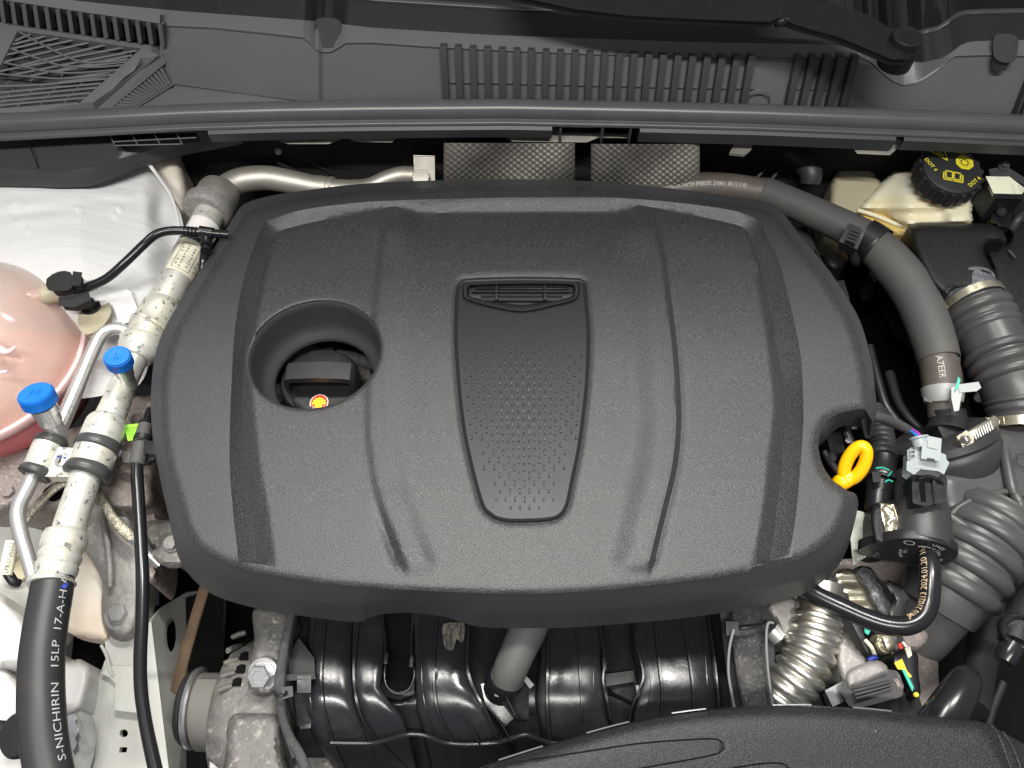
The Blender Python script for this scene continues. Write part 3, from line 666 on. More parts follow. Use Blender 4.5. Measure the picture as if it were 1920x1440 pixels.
# louvred upright face: frame strip, dark back, fins
up_t = lambda x: itp(x, [(-60, -14), (0, 2), (20, 6), (300, 48)]); up_b = lambda x: itp(x, [(-60, 32), (0, 42), (20, 46), (290, 85), (305, 88)])
mesh_obj('louvre_back', [W(-60, up_t(-60), zl0 - .012), W(300, up_t(300), zl0 - .012), W(302, up_b(302), zl1 - .012), W(-60, up_b(-60), zl1 - .012)], [(0, 1, 2, 3)], M['void'], cw, smooth=0)
for i in range(15):
    x = -1 + i * 21.3; t, bt = W(x + 2, up_t(x) - 1, zl0 + .001), W(x + 8, up_b(x + 8), zl1)
    s = 3.9 * mpp(t); k = Vector((0, .012, -.004))
    MB().rings([[t + Vector((-s, 0, 0)), t + Vector((s, 0, 0)), t + Vector((s, 0, 0)) + k, t + Vector((-s, 0, 0)) + k], [bt + Vector((-s, 0, 0)), bt + Vector((s, 0, 0)), bt + Vector((s, 0, 0)) + k, bt + Vector((-s, 0, 0)) + k]]).build('louvre_fin', M['cowl'], cw, smooth=20)
st = [W(x, up_t(x) - 4, zl0 + .001) for x in range(-60, 310, 12)]; sb = [W(x, itp(x, CA), zl0 + .006) for x in range(-60, 310, 12)]
MB().rings([[p + Vector((0, .006, -.012)) for p in st], st, sb], False, False, False).build('louvre_top', M['cowl'], cw, smooth=30)
# sloping grille panel: border surface with an opening, bars inside
outer = [(-60,36),(0,42),(20,47),(150,66),(262,82),(288,86),(300,95),(298,104),(178,204),(60,210),(-60,214)]
opening = [(-60,118),(-2,128),(33,57),(60,61),(150,74),(264,91),(148,194),(60,200),(-60,206)]
zgr = lambda y: float(np.interp(y, [36, 90, 210], [zl1 + .001, zl1 - .004, zg - .004]))
def zgf(P): return np.interp(P[:, 1], [36, 90, 210], [zl1 + .001, zl1 - .004, zg - .004]) - .006 * np.clip(1 - dist(P, [(300, 95), (175, 206)]) / 9, 0, 1) ** 2
oc = [tuple(p) for p in outer]
v, f, q = field(oc, 12, zgf, (), [opening])
ow = [W(x, y, zgr(y)) for x, y in opening]
MB().add(v, f).rings([ow, [p + Vector((0, .002, -.010)) for p in ow]], True, False, False).build('grille_border', M['cowl'], cw, smooth=40)
mesh_obj('grille_well', [W(x, y, zgr(y) - .011) for x, y in [(-70,110),(30,48),(270,88),(150,200),(-70,214)]], [(0, 1, 2, 3, 4)], M['cowl_dark'], cw, smooth=0)
zo = lambda y: zgr(y) - .003
bars = [[(28,76),(63,61)],[(24,83),(90,66)],[(22,91),(113,70)],[(14,102),(140,74)],[(10,115),(172,78)],[(38,122),(200,83)],[(0,133),(234,88)],[(23,140),(257,94)],[(57,142),(248,103)],[(100,135),(240,110)],[(120,128),(238,115)],
  [(0,161),(80,158),(200,147)],[(0,173),(190,156)],[(0,182),(182,164)],[(0,190),(170,174)],[(0,197),(160,183)],[(0,205),(148,193)],[(110,154),(215,140)],[(130,147),(222,131)]]
for bp in bars: hose('grille_bar', [(x, y, zo(y), 3.0) for x, y in bp], M['cowl'], cw, n=8, k=3, flat=.4)
for bp in [[(34,59),(88,88),(142,113),(178,117),(238,113)],[(20,91),(90,116),(124,124),(178,126),(230,122)],[(6,117),(78,132),(134,137),(220,131)],[(-10,138),(72,145),(124,147),(210,140)]]: hose('grille_rib', [(x, y, zo(y) + .0012, 1.9) for x, y in bp], M['cowl'], cw, n=6, k=5)
for x, y in ((20,172),(62,169),(105,164),(149,160),(12,181),(54,178),(97,173),(141,169),(4,190),(46,187),(88,182),(131,179),(37,196),(80,191),(125,188),(30,203),(74,200),(118,196),(118,140),(158,146),(82,160),(15,156),(60,150)):
    a, c = W(x - 4, y + 3, zo(y)), W(x + 5, y - 4, zo(y)); MB().tube([a, c], .0009, 6).build('grille_tie', M['cowl'], cw)
# side of the box with its small slots, and the ledge below
sd = [W(300, 96, zgr(96) - .004), W(176, 206, zgr(206) - .003), W(252, 202, .050), W(326, 156, .052)]
mesh_obj('box_side', [s_.lerp(sd[1], t) if 0 else s_ for t, s_ in enumerate(sd)], [(0, 1, 2, 3)], M['cowl_dark'], cw, smooth=0)
for i in range(15):
    t = .10 + i * .062
    p0 = sd[0].lerp(sd[1], t).lerp(sd[3].lerp(sd[2], t), .38); p1 = sd[0].lerp(sd[1], t).lerp(sd[3].lerp(sd[2], t), .93)
    MB().tube([p0 + Vector((.002, -.002, .001)), p1 + Vector((.002, -.002, .001))], .0021, 6).build('side_slot_rib', M['cowl'], cw)
for t0, t1, nm in ((0, .34, 'side_band'), (.94, 1.0, 'side_band')):
    a, c = sd[0].lerp(sd[3], t0), sd[1].lerp(sd[2], t0); e, g = sd[0].lerp(sd[3], t1), sd[1].lerp(sd[2], t1); k = Vector((.003, -.003, .0015))
    mesh_obj(nm, [a + k, c + k, g + k, e + k], [(0, 1, 2, 3)], M['cowl'], cw, smooth=0)
mesh_obj('ledge', [W(318, 158, .051), W(460, 176, .053), W(600, 194, .052), W(600, 215, .049), W(240, 225, .049), W(246, 203, .0495)], [(0, 1, 2, 3, 4, 5)], M['cowl'], cw, smooth=0)
MB().lathe(W(320, 162, .0515), (0, 0, 1), [(-.004, .0035), (.0008, .0035), (.0008, .0028), (-.004, .0026)], 16).build('push_pin', M['black'], cw)
# ================================================================ bonnet seal and trim below it
xs2 = list(np.arange(-300, 2310, 15))
sl = thing('bonnet_seal', W(960, 205, ZS), 'long rounded grey rubber seal strip along the front of the scuttle panel', 'rubber seal')
S0 = [W(x, seal_y(x), ZS) for x in xs2]
prof = [(.0125, -.006), (.0130, .000), (.0105, .0048), (.0055, .0082), (0, .0092), (-.0055, .0078), (-.0095, .0036), (-.0108, -.002), (-.0100, -.0065)]
prof2 = [(-.0104, -.0055), (-.0118, -.0062), (-.0150, -.0055), (-.0166, -.0068), (-.0170, -.0095), (-.0160, -.0110)]
MB().rings([[p + Vector((0, a, b_)) for p in S0] for a, b_ in prof], False, False, False).build('seal_bulb', M['seal'], sl, smooth=60)
MB().rings([[p + Vector((0, a, b_)) for p in S0] for a, b_ in prof2], False, False, False).build('seal_lip', M['seal'], sl, smooth=60)
tr = thing('lower_trim', W(960, 245, .04), 'narrow black plastic trim strip hanging under the bonnet seal', 'trim strip')
T0 = [p + Vector((0, -.0155, -.009)) for p in S0]
def strip(x0, x1, h, name, dz=0):
    P = [p for p, x in zip(T0, xs2) if x0 <= x <= x1]
    MB().rings([P, [p + Vector((0, -.004, -.004)) for p in P], [p + Vector((0, -.002, -h)) for p in P], [p + Vector((0, .004, -h - .001)) for p in P], [p + Vector((0, .004, 0)) for p in P]], False, False, False).build(name, M['cowl_dark'], tr, smooth=30)
strip(380, 1045, .016, 'trim_length'); strip(1188, 1680, .019, 'trim_length'); strip(1692, 2300, .018, 'trim_length')
P = [p for p, x in zip(T0, xs2) if 1040 <= x <= 1195]
MB().rings([[p + Vector((0, .010, 0)) for p in P], [p + Vector((0, .010, -.018)) for p in P]], False, False, False).build('notch_back', M['void'], tr)
for x in (1050, 1128, 1180): MB().box(W(x, 250, .036), (.0012, 0, 0), (0, .006, 0), (0, 0, .010), .0004).build('notch_rib', M['cowl_dark'], tr)
MB().box(W(1660, 250, .045), (.006, 0, 0), (0, .002, 0), (0, 0, .003), .0005).build('trim_chip', M['steel'], tr)
# side trim that sweeps down beside the painted wing
wt = thing('wing_trim', W(180, 290, .03), 'black plastic corner trim curving down beside the white painted inner wing', 'trim panel')
U = [(-60,258),(0,256),(60,254),(115,252),(170,251),(230,250),(300,249),(370,248),(445,246)]
Lp = [(-60,318),(0,318),(60,320),(110,323),(150,319),(200,309),(262,290),(330,272),(440,256)]
Bt = [(-60,340),(0,341),(60,342),(110,344),(165,341),(215,325),(275,300),(335,285),(452,262)]
def curve(tab, n_=40): return [tuple(p) for p in cat(tab, 5)]
A_, B_, C_ = [W(x, y, .034) for x, y in curve(U)], [W(x, y, .016) for x, y in curve(Lp)], [W(x, y, .006) for x, y in curve(Bt)]
B2 = [p + Vector((0, -.001, .0025)) for p in B_]
i0 = 30
MB().rings([[p + Vector((0, .004, 0)) for p in A_], A_, [a.lerp(b_, .9) for a, b_ in zip(A_, B_)], B2, C_, [p + Vector((0, 0, -.006)) for p in C_]], False, False, False).build('trim_sweep', M['cowl_dark'], wt, smooth=50)
hw = MB().rings([[W(x, y, z) for x, y, z in ((205,252,.0350),(235,279,.0225),(300,272,.024),(380,262,.0275),(368,250,.0352))]], True, True, False)
mesh_obj('grid_hole', [W(x, y, .036) for x, y in ((202,252),(217,273),(300,274),(378,266),(368,249))], [(0, 1, 2, 3, 4)], M['void'], wt, smooth=0)  # black sheet on the trim, paints the shade of the opening
for pts in ([(206,254),(216,274)],[(247,252),(259,273)],[(289,251),(301,272)],[(331,250),(342,270)],[(212,266),(368,258)],[(217,273),(340,270)]):
    MB().tube([W(x, y, .0372) for x, y in pts], .0007, 6).build('grid_bar', M['cowl'], wt)
hose('moulding_seam', [(52,262,.0355,1.2),(60,285,.030,1.2),(72,316,.0185,1.2)], M['black'], wt, n=6)
hose('clip_line', [(52,260,.0362,2),(95,257,.0362,2)], M['lgrey'], wt, n=6)
# ================================================================ windscreen and wiper
ws = thing('windscreen', W(960, 30, .14), 'dark tinted windscreen glass rising behind the scuttle panel', 'windscreen')
base = [p + Vector((0, .004, -.003)) for p in Va]; base = [W(x, itp(x, CA), .115) + Vector((0, .003, -.004)) for x in range(-60, 300, 20)] + base
sl_ = Vector((0, .85, .42))
ed = [p + Vector((0, .030, .012)) for p in base]
MB().rings([base, ed], False, False, False).build('rubber_edge', M['seam'], ws, smooth=60)
MB().rings([[p + Vector((0, -.001, .002)) for p in ed], [p + Vector((0, .001, .004)) for p in ed], [p + Vector((0, .004, .0035)) for p in ed]], False, False, False).build('glass_bead', M['cowl_dark'], ws, smooth=60)
MB().rings([[p + Vector((0, .003, .0015)) for p in ed], [p + sl_ * .5 for p in ed], [p + sl_ for p in ed]], False, False, False).build('glass_pane', M['glass'], ws, smooth=60)
wp = thing('wiper_arm', W(1690, 84, .15), 'black windscreen wiper arm with a round pivot cap lying along the scuttle', 'wiper arm')
zw = .165
plate('arm_head', [(1462,-60,zw+.012),(1490,0,zw+.010),(1520,6,zw+.008),(1570,13,zw+.004),(1625,30,zw),(1672,58,zw-.004),(1712,66,zw-.006),(1718,90,zw-.006),(1700,108,zw-.006),(1672,108,zw-.006),(1630,90,zw-.003),(1570,65,zw),(1500,46,zw+.003),(1476,36,zw+.004),(1466,28,zw+.005),(1455,-30,zw+.011)], .008, M['black'], wp, bev=.003)
plate('arm_rod', [(940,-50,zw+.008),(1100,-34,zw+.01),(1456,-40,zw+.016),(1463,28,zw+.010),(1440,38,zw+.008),(1300,32,zw+.006),(1180,26,zw+.006),(1080,14,zw+.006),(960,-12,zw+.006)], .008, M['black'], wp, bev=.003)
MB().lathe(W(1466, 40, zw), (1, .1, .1), [(-.006, .005), (.006, .005), (.007, .003)], 16).build('hinge_pin', M['black'], wp)
pc = W(1692, 88, zw - .010)
MB().lathe(pc, (0, -.10, 1), [(-.02, .0165), (.004, .0165), (.005, .0155), (.005, .0148)], 36, True, False).build('pivot_base', M['black'], wp)
MB().lathe(pc, (0, -.10, 1), [(.003, .0150), (.010, .0150), (.0125, .0142), (.0132, .0128), (.0128, .012), (.0126, .001)], 40).build('pivot_cap', M['black'], wp, smooth=35)
# ================================================================ painted inner wing
iw = thing('inner_wing', W(150, 480, -.03), 'white painted inner wing panel with brushed sealer beside the pink coolant tank', 'body panel')
wc = [(-70,330),(0,334),(100,337),(165,334),(220,316),(262,296),(285,305),(305,335),(322,368),(338,400),(345,440),(338,500),(318,560),(300,610),(285,660),(262,720),(200,740),(120,750),(-70,760)]
def wing_z(P):
    x, y = P[:, 0], P[:, 1]
    z = -.004 - .00010 * (y - 340) - .00013 * np.maximum(x - 150, 0)
    z = z - .016 * sm((x - 270 - (y - 400) * .02) / 60.) - .045 * sm((y - 560) / 120.)
    z = z + .006 * np.exp(-(((x - 120) / 90.) ** 2 + ((y - 470) / 60.) ** 2))
    z = z - .006 * np.exp(-(((x - 298) / 16.) ** 2 + ((y - 400) / 28.) ** 2)) - .006 * np.exp(-(((x - 255) / 45.) ** 2 + ((y - 520) / 20.) ** 2))
    z = z + .0016 * np.sin((y + x * .12) / 5.5) * np.exp(-(((x - 60) / 70.) ** 2 + ((y - 395) / 22.) ** 2)) + .0012 * np.sin((y - x * .05) / 4.6) * np.exp(-(((x - 215) / 45.) ** 2 + ((y - 375) / 16.) ** 2))
    for cx, cy, r, h in ((220,397,7,.0022),(145,400,8,.0018),(52,432,9,-.0018),(265,358,5,.0022),(30,398,16,.0016)):
        d = np.hypot(x - cx, (y - cy) * .8); z = z + h * np.exp(-((d - r) / 2.6) ** 2) - h * .6 * np.exp(-(d / r) ** 2)
    return z
wcc = [tuple(p) for p in cat(wc, 5, True)]
v, f, q = field(wcc, 5.5, wing_z)
mesh_obj('wing_sheet', v, f, M['white'], iw, smooth=180)
# folded seam where the wing meets the bulkhead
fo = [(270,296),(330,281),(336,300),(344,330),(352,372),(346,412),(338,452),(336,420),(325,385),(312,350),(298,325)]
blob('corner_fold', fo, -.022, .010, 26, M['cream'], iw, step=6, skirt=.06, fn=lambda P: -.0004 * np.maximum(P[:, 1] - 300, 0) + .004 * np.sin(P[:, 1] / 17.))
hose('seam_bead', [(266,293,.001,3.5),(300,285,.003,3),(350,276,.004,2.2),(400,268,.005,2),(435,263,.006,1.6)], M['white'], iw, n=8)
hose('seam_bead', [(270,294,.0,4),(283,312,-.006,4),(296,330,-.012,3.5),(318,362,-.018,3.5),(330,395,-.024,3),(336,430,-.03,3),(338,470,-.036,3)], M['white'], iw, n=8)
plate('upright_tab', [(207,553,-.028),(236,545,-.030),(243,549,-.031),(258,590,-.040),(256,598,-.042),(232,604,-.040),(226,600,-.039)], .012, M['white'], iw, bev=.002)
plate('ledge_tab', [(163,600,-.045),(205,560,-.040),(230,570,-.042),(238,596,-.044),(196,615,-.05),(168,616,-.05)], .006, M['white'], iw, bev=.0015)
# ================================================================ coolant tank
tk = W(-46, 672, -.062); TR = 203 * mpp(tk)
ct = thing('coolant_tank', tk, 'pink translucent round coolant expansion tank holding red fluid', 'coolant tank')
dome = [(.004, TR * .955)] + [(.004 + .082 * math.sin(a) , TR * .955 * math.cos(a) ** .85) for a in np.linspace(.05, 1.5, 22)]
MB().lathe(tk, (0, 0, 1), dome, 80, False, True).build('upper_shell', M['pink'], ct, smooth=80)
MB().lathe(tk, (0, 0, 1), [(-.03, TR * .90), (.002, TR * .925), (.003, TR * .90), (.003, .001)], 64).build('coolant_fluid', mat('pink_coolant', (.84, .50, .45), .25), ct, smooth=50)
MB().lathe(tk, (0, 0, 1), [(.006, TR * .955), (.006, TR * .995), (.004, TR), (.0005, TR), (-.0015, TR * .995), (-.004, TR * .99), (-.006, TR * .98), (-.006, TR * .94)], 80, False, False).build('seam_flange', M['pinkflange'], ct, smooth=30)
MB().lathe(tk, (0, 0, -1), [(.006, TR * .95), (.015, TR * .945), (.04, TR * .91), (.07, TR * .8), (.09, TR * .6)], 80, False, True).build('lower_shell', M['red'], ct, smooth=80)
for p in ([(-10,585,.008,9),(20,600,.004,7),(34,606,-.002,2)],[(-20,640,.014,9),(10,660,.009,7),(30,650,.006,2)]): hose('moulded_web', p, M['pinkflange'], ct)
hose('overflow_spout', [(20,580,-.01,24),(50,563,-.010,19),(72,556,-.010,16),(100,549,-.010,15),(116,545,-.010,15)], M['pink'], ct)
hose('spout_collar', [(84,553,-.010,18),(90,552,-.010,18.5),(118,545,-.010,18.5),(124,543,-.010,16)], M['dimtank'], ct, k=2)
MB().box(W(-8, 700, .016), (.01, .002, 0), (0, .0015, 0), (0, 0, .001), .0004).build('mould_mark', M['pinkflange'], ct)
fl = [(152,590),(176,562),(196,566),(203,586),(186,612),(160,622)]
plate('fixing_ear', [(x, y, -.034) for x, y in fl], .010, M['dimtank'], ct, bev=.003, round_=4)
dome_bolt('ear_bolt', W(170, 575, -.033), (0, -.1, 1), .0075, M['matt'], ct)
# ================================================================ overflow hose with quick connector
oh = thing('overflow_hose', W(260, 470, .0), 'thin shiny black overflow hose with snap connector running from the coolant tank', 'hose')
hose('hose_run', [(140,548,-.008,9),(165,538,-.006,8.5),(200,522,-.002,8.5),(235,492,.006,8.5),(268,460,.012,8.5),(292,440,.014,8.5),(318,433,.014,8.5),(350,433,.012,8.5),(380,436,.010,8.5),(428,440,.004,8)], M['shiny'], oh)
for k in range(7): hose('barb', [(145 + k * 5.2, 546 - k * 2.0, -.008, 10.2), (147.5 + k * 5.2, 545.2 - k * 2.0, -.008, 9.4)], M['shiny'], oh, k=1)
for k in range(4): hose('barb', [(346 + k * 7, 433.5 + k * .6, .012, 10.2), (348.5 + k * 7, 433.7 + k * .6, .012, 9.6)], M['shiny'], oh, k=1)
hose('tee', [(374,434,.010,11),(400,438,.008,11)], M['shiny'], oh, k=2)
hose('tee_branch', [(388,438,.008,9),(386,460,.0,9.5),(382,485,-.01,8),(378,515,-.02,7.5),(372,535,-.04,7)], M['shiny'], oh)
for y in (448, 458, 468): hose('barb', [(387,y,.002,11),(386.5,y+3,.002,10.4)], M['shiny'], oh, k=1)
plate('snap_lock', [(92,524,.008),(110,513,.010),(128,514,.010),(132,530,.008),(128,540,.006),(108,541,.006),(95,540,.006)], .012, M['matt'], oh, bev=.003, round_=2)
plate('snap_lever', [(139,511,.010),(150,513,.010),(148,533,.008),(136,533,.008)], .009, M['matt'], oh, bev=.0025)
plate('snap_lower', [(112,561,-.004),(135,556,-.003),(163,552,-.004),(166,560,-.006),(140,572,-.008),(114,570,-.008)], .01, M['matt'], oh, bev=.003)
hose('snap_ring', [(122,545,-.008,17),(128,543,-.008,18),(134,542,-.008,15)], M['black'], oh, k=2)
# ================================================================ refrigerant pipes
sp = thing('suction_pipe', W(250, 700, -.05), 'fat pale aluminium refrigerant pipe crimped to a thick black lettered hose', 'refrigerant pipe')
hose('pipe_run', [(402,372,-.034,27),(395,398,-.034,27),(378,432,-.035,28),(352,480,-.036,29),(328,528,-.038,29),(308,566,-.040,29),(290,600,-.042,29)], M['alu'], sp)
def seg(name, pts, m, k=2, n=24, par=sp): return hose(name, pts, m, par, n=n, k=k)
seg('rubber_end', [(414,356,-.034,36),(410,364,-.034,39),(398,386,-.034,40),(393,396,-.034,38)], M['aluback'])
seg('end_collar', [(394,384,-.034,45),(388,398,-.034,45),(386,402,-.034,38)], M['cast'])
seg('belled_joint', [(305,572,-.040,31),(302,578,-.040,35),(286,608,-.042,37),(282,614,-.042,40),(279,618,-.042,37),(278,622,-.042,34)], M['alu'])
seg('pipe_sleeve', [(282,612,-.042,33),(266,645,-.044,36)], M['alu'])
seg('belled_joint', [(270,637,-.044,37),(266,646,-.044,39),(261,656,-.044,39),(257,664,-.044,35),(253,672,-.044,28)], M['alu'])
hose('pipe_run', [(258,662,-.044,22),(246,690,-.045,22),(234,716,-.046,23),(222,745,-.046,25),(208,778,-.047,27),(196,806,-.048,28)], M['alu'], sp, n=24)
seg('clamp_sleeve', [(203,786,-.048,30),(200,794,-.048,36),(184,836,-.049,38)], M['alu'])
seg('rubber_grommet', [(187,830,-.049,40),(184,837,-.049,42),(181,842,-.049,42),(179,846,-.049,39)], M['duct'])
seg('clamp_sleeve', [(181,842,-.049,38),(165,886,-.050,38)], M['alu'])
seg('rubber_grommet', [(168,876,-.050,40),(165,883,-.050,43),(162,890,-.050,43),(160,894,-.050,39)], M['duct'])
hose('pipe_run', [(162,890,-.050,27),(147,936,-.051,28),(134,976,-.052,29),(127,1004,-.053,30)], M['alu'], sp, n=24)
seg('crimped_ferrule', [(129,996,-.053,30),(127,1002,-.053,37),(122,1012,-.053,40),(118,1026,-.053,39),(116,1034,-.053,35),(113,1042,-.053,38),(111,1050,-.053,38),(109,1056,-.053,35),(107,1062,-.053,38),(104,1072,-.053,38),(101,1080,-.053,35),(99,1086,-.053,38),(97,1092,-.053,43),(96,1097,-.053,41)], M['alu'], k=3, n=28)
ho, hP, hr2 = hose('rubber_hose', [(100,1084,-.053,36),(96,1112,-.054,37),(86,1170,-.055,38),(79,1225,-.056,39),(77,1280,-.058,40),(78,1335,-.060,41),(83,1390,-.063,41),(91,1440,-.066,41),(105,1510,-.07,42)], M['rubber'], sp, n=28)
fr_ = frames(hP)
def ang_for(i, dx):                     # place round the hose that shows dx of a radius to the side
    t, x, y = fr_[i]; v = (RT - t * RT.dot(t)).normalized(); c = (CAM - hP[i]).normalized(); c = (c - t * c.dot(t)).normalized()
    d = v * dx + c * math.sqrt(1 - dx * dx); return math.atan2(d.dot(y), d.dot(x))
text_tube('hose_lettering', 'S-NICHIRIN   15LP  17-A-H-ABS', hP, hr2, .395, ang_for(26, .74), .0094, M['wprint'], ho, flip=-1, bold=-.004, fit=.166)
seg('blue_smear', [(118,1096,-.031,6),(124,1101,-.033,6)], M['inkblue'], par=ho)
# low side service port
def port(px, py, z, px2, py2, z2, rcap, par):
    A, B = W(px, py, z), W(px2, py2, z2); ax = B - A; L = ax.length; k = rcap * mpp(B)
    MB().lathe(A, ax, [(-.01, k * .58), (L * .30, k * .58), (L * .34, k * .70), (L * .62, k * .70), (L * .66, k * .80), (L * .9, k * .80)], 24).build('port_stem', M['alu2'], par)
    MB().lathe(B, ax, [(-.0005, k * .98)] + [(.0005 + .012 * t, k * (1.06 - .06 * t)) for t in (0, .3, .6, .9)] + [(.0130, k * .95), (.0132, k * .5), (.0128, k * .3)], 36).build('port_cap', M['blue'], par, smooth=35)
    z_ = ax.normalized(); x = (RT - z_ * RT.dot(z_)).normalized(); y = z_.cross(x)
    for a in np.linspace(0, 2 * math.pi, 36, endpoint=False):
        pass
    g = MB()
    for a in np.linspace(0, 2 * math.pi, 40, endpoint=False):
        r = x * math.cos(a) + y * math.sin(a); tt = z_.cross(r)
        g.box(B + z_ * .0062 + r * k * 1.03, r * .0004, tt * .0005, z_ * .005)
    g.build('cap_knurl', M['blue'], par, smooth=0, kind='stuff')
    return B, z_, x, y, k
B, z_, x, y, k = port(240, 712, -.03, 226, 682, -.004, 23, sp)
text_flat('cap_letter', 'L', B + z_ * .0132, x, y, .012, M['blue'], sp)
mesh_obj('cap_stripe', [B + (x * math.cos(a) + y * math.sin(a)) * (k * 1.085) + z_ * t for a, t in ((-1.75, .001), (-1.45, .001), (-1.45, .011), (-1.75, .011))], [(0, 1, 2, 3)], M['blue2'], sp, smooth=0)
# paper label wrapped on the pipe, with a dark band
def wrap(name, a, b_, r, a0, a1, m, par, k=1.02, n=12):
    A, B = W(*a), W(*b_); z_ = (B - A).normalized(); c = (CAM - A).normalized(); c = (c - z_ * c.dot(z_)).normalized(); s = z_.cross(c)
    rr = r * mpp(A) * k; an = np.linspace(a0, a1, n)
    mesh = MB().rings([[p + c * (rr * math.cos(t)) + s * (rr * math.sin(t)) for t in an] for p in (A, B)], False, False, False).build(name, m, par, smooth=80)
    return A, B, z_, c, s, rr
wrap('label_top', (384,424,-.035), (366,456,-.0355), 28.6, -1.2, 1.1, M['whites'], sp)
wrap('label_band', (367,454,-.0355), (361,465,-.036), 29, -1.4, 1.2, M['rubber'], sp, 1.03)
A, B, z_, c, s, rr = wrap('paper_label', (361,465,-.036), (330,522,-.0378), 29, -1.1, .95, M['label'], sp)
def on(u, a, l=.0003): return A.lerp(B, u) + (c * math.cos(a) + s * math.sin(a)) * (rr + l)
lines_ = MB()
for u0, u1, a in ((.14, .92, .62), (.14, .92, -.45)): lines_.tube([on(u0, a), on((u0 + u1) / 2, a), on(u1, a)], .00022, 4)
for u in (.14, .92): lines_.tube([on(u, a) for a in np.linspace(-.45, .62, 5)], .00022, 4)
lines_.build('label_frame', M['ink'], sp, smooth=0, kind='stuff')
sg = MB(); rnd = random.Random(4)
for a, us in ((-.2, np.linspace(.25, .80, 7)), (.20, np.linspace(.22, .84, 8)), (-.75, np.linspace(.25, .8, 5)), (.45, (.3, .4, .7, .8))):
    for u in us:
        for kk in range(5):
            w_ = rnd.uniform(.0006, .0017); p = on(u + rnd.uniform(-.02, .02), a + rnd.uniform(-.05, .05)); d2 = z_ if rnd.random() < .5 else s
            sg.tube([p - d2 * w_ * .6, p + d2 * w_ * .6], .00022, 4)
sg.build('label_print', M['ink'], sp, smooth=0, kind='stuff')
# high side pipe
hp = thing('discharge_pipe', W(150, 720, -.05), 'slim silver refrigerant pipe bent beside the coolant tank with a blue capped port', 'refrigerant pipe')
hose('pipe_run', [(262,640,-.05,11),(240,622,-.046,11.5),(214,616,-.042,12),(190,628,-.041,12.5),(172,662,-.043,13),(150,714,-.046,13.5),(124,775,-.049,14.5),(100,826,-.051,15)], M['alu2'], hp)
MB().lathe(W(236, 626, -.044), W(252, 640, -.05) - W(236, 626, -.044), [(-.004, .0055), (0, .0085), (.004, .0085), (.006, .006)], 20).build('brazed_joint', M['alu'], hp)
hose('clamp_barrel', [(95,830,-.050,26),(92,836,-.050,28),(74,876,-.051,28),(70,884,-.051,26)], M['alu'], hp, n=24, k=2)
hose('rubber_grommet', [(100,822,-.050,26),(97,828,-.050,30),(94,834,-.050,30),(92,838,-.050,26)], M['duct'], hp, n=24, k=2)
hose('rubber_grommet', [(72,878,-.051,27),(69,884,-.051,31),(66,890,-.051,31),(64,893,-.051,27)], M['duct'], hp, n=24, k=2)
hose('pipe_run', [(66,884,-.052,14),(52,915,-.053,14),(38,942,-.055,14),(33,968,-.058,14),(40,1005,-.062,13.5),(52,1045,-.066,13),(66,1095,-.072,12.5),(80,1150,-.08,12)], M['alu2'], hp)
B, z_, x, y, k = port(106, 808, -.045, 76, 755, -.010, 30, hp)
text_flat('cap_letter', 'H', B + z_ * .0132, x, y, .014, M['blue'], hp)
cb = thing('pipe_clamp', W(120, 860, -.05), 'speckled cast clamp plate with slotted screw joining the two refrigerant pipes', 'pipe clamp')
plate('clamp_plate', [(92,838,-.045),(152,842,-.045),(140,893,-.046),(72,892,-.046)], .012, M['alu'], cb, bev=.001)
plate('yellow_paint', [(96,839,-.0447),(104,840,-.0447),(88,880,-.0457),(79,885,-.0457)], .0004, M['label'], cb, bev=.0001)
MB().lathe(W(115, 862, -.044), (0, -.1, 1), [(-.003, .0068), (.001, .0066), (.0022, .005), (.0024, .001)], 24).build('screw_head', M['alu2'], cb)
MB().box(W(113, 861, -.0412), (.0008, .0002, 0), (0, .004, 0), (0, 0, .0006)).build('screw_slot', M['ink'], cb)
for x, y in ((110,856),(121,858),(130,868)): plate('marker_dab', [(x-4,y-2,-.0410),(x+4,y-1,-.0410),(x+3,y+2.5,-.0413),(x-3,y+1,-.0413)], .0003, M['inkblue'], cb, bev=.0001)
# pipe along the bulkhead
rp = thing('bulkhead_pipe', W(600, 345, -.05), 'dull metal refrigerant pipe curving along the shaded bulkhead', 'refrigerant pipe')
hose('pipe_run', [(412,364,-.036,22),(428,350,-.036,24),(456,338,-.036,24),(500,334,-.038,23),(545,341,-.042,22),(585,349,-.046,21),(612,352,-.048,21),(622,353,-.048,18),(660,354,-.05,17),(695,349,-.05,16),(725,336,-.046,16),(755,329,-.044,17),(790,331,-.044,17)], M['aluback'], rp)
hose('swaged_ring', [(618,351,-.048,20),(626,352,-.048,20)], M['aluback'], rp, k=2)
plate('bracket', [(776,292,-.01),(814,293,-.01),(815,352,-.04),(790,356,-.04),(778,330,-.03)], .004, M['aluback'], rp, bev=.001)
MB().lathe(W(790, 336, -.03), (0, -.45, .9), [(-.004, .0105), (.006, .0105), (.0075, .0095), (.008, .001)], 28).build('end_boss', M['aluback'], rp)
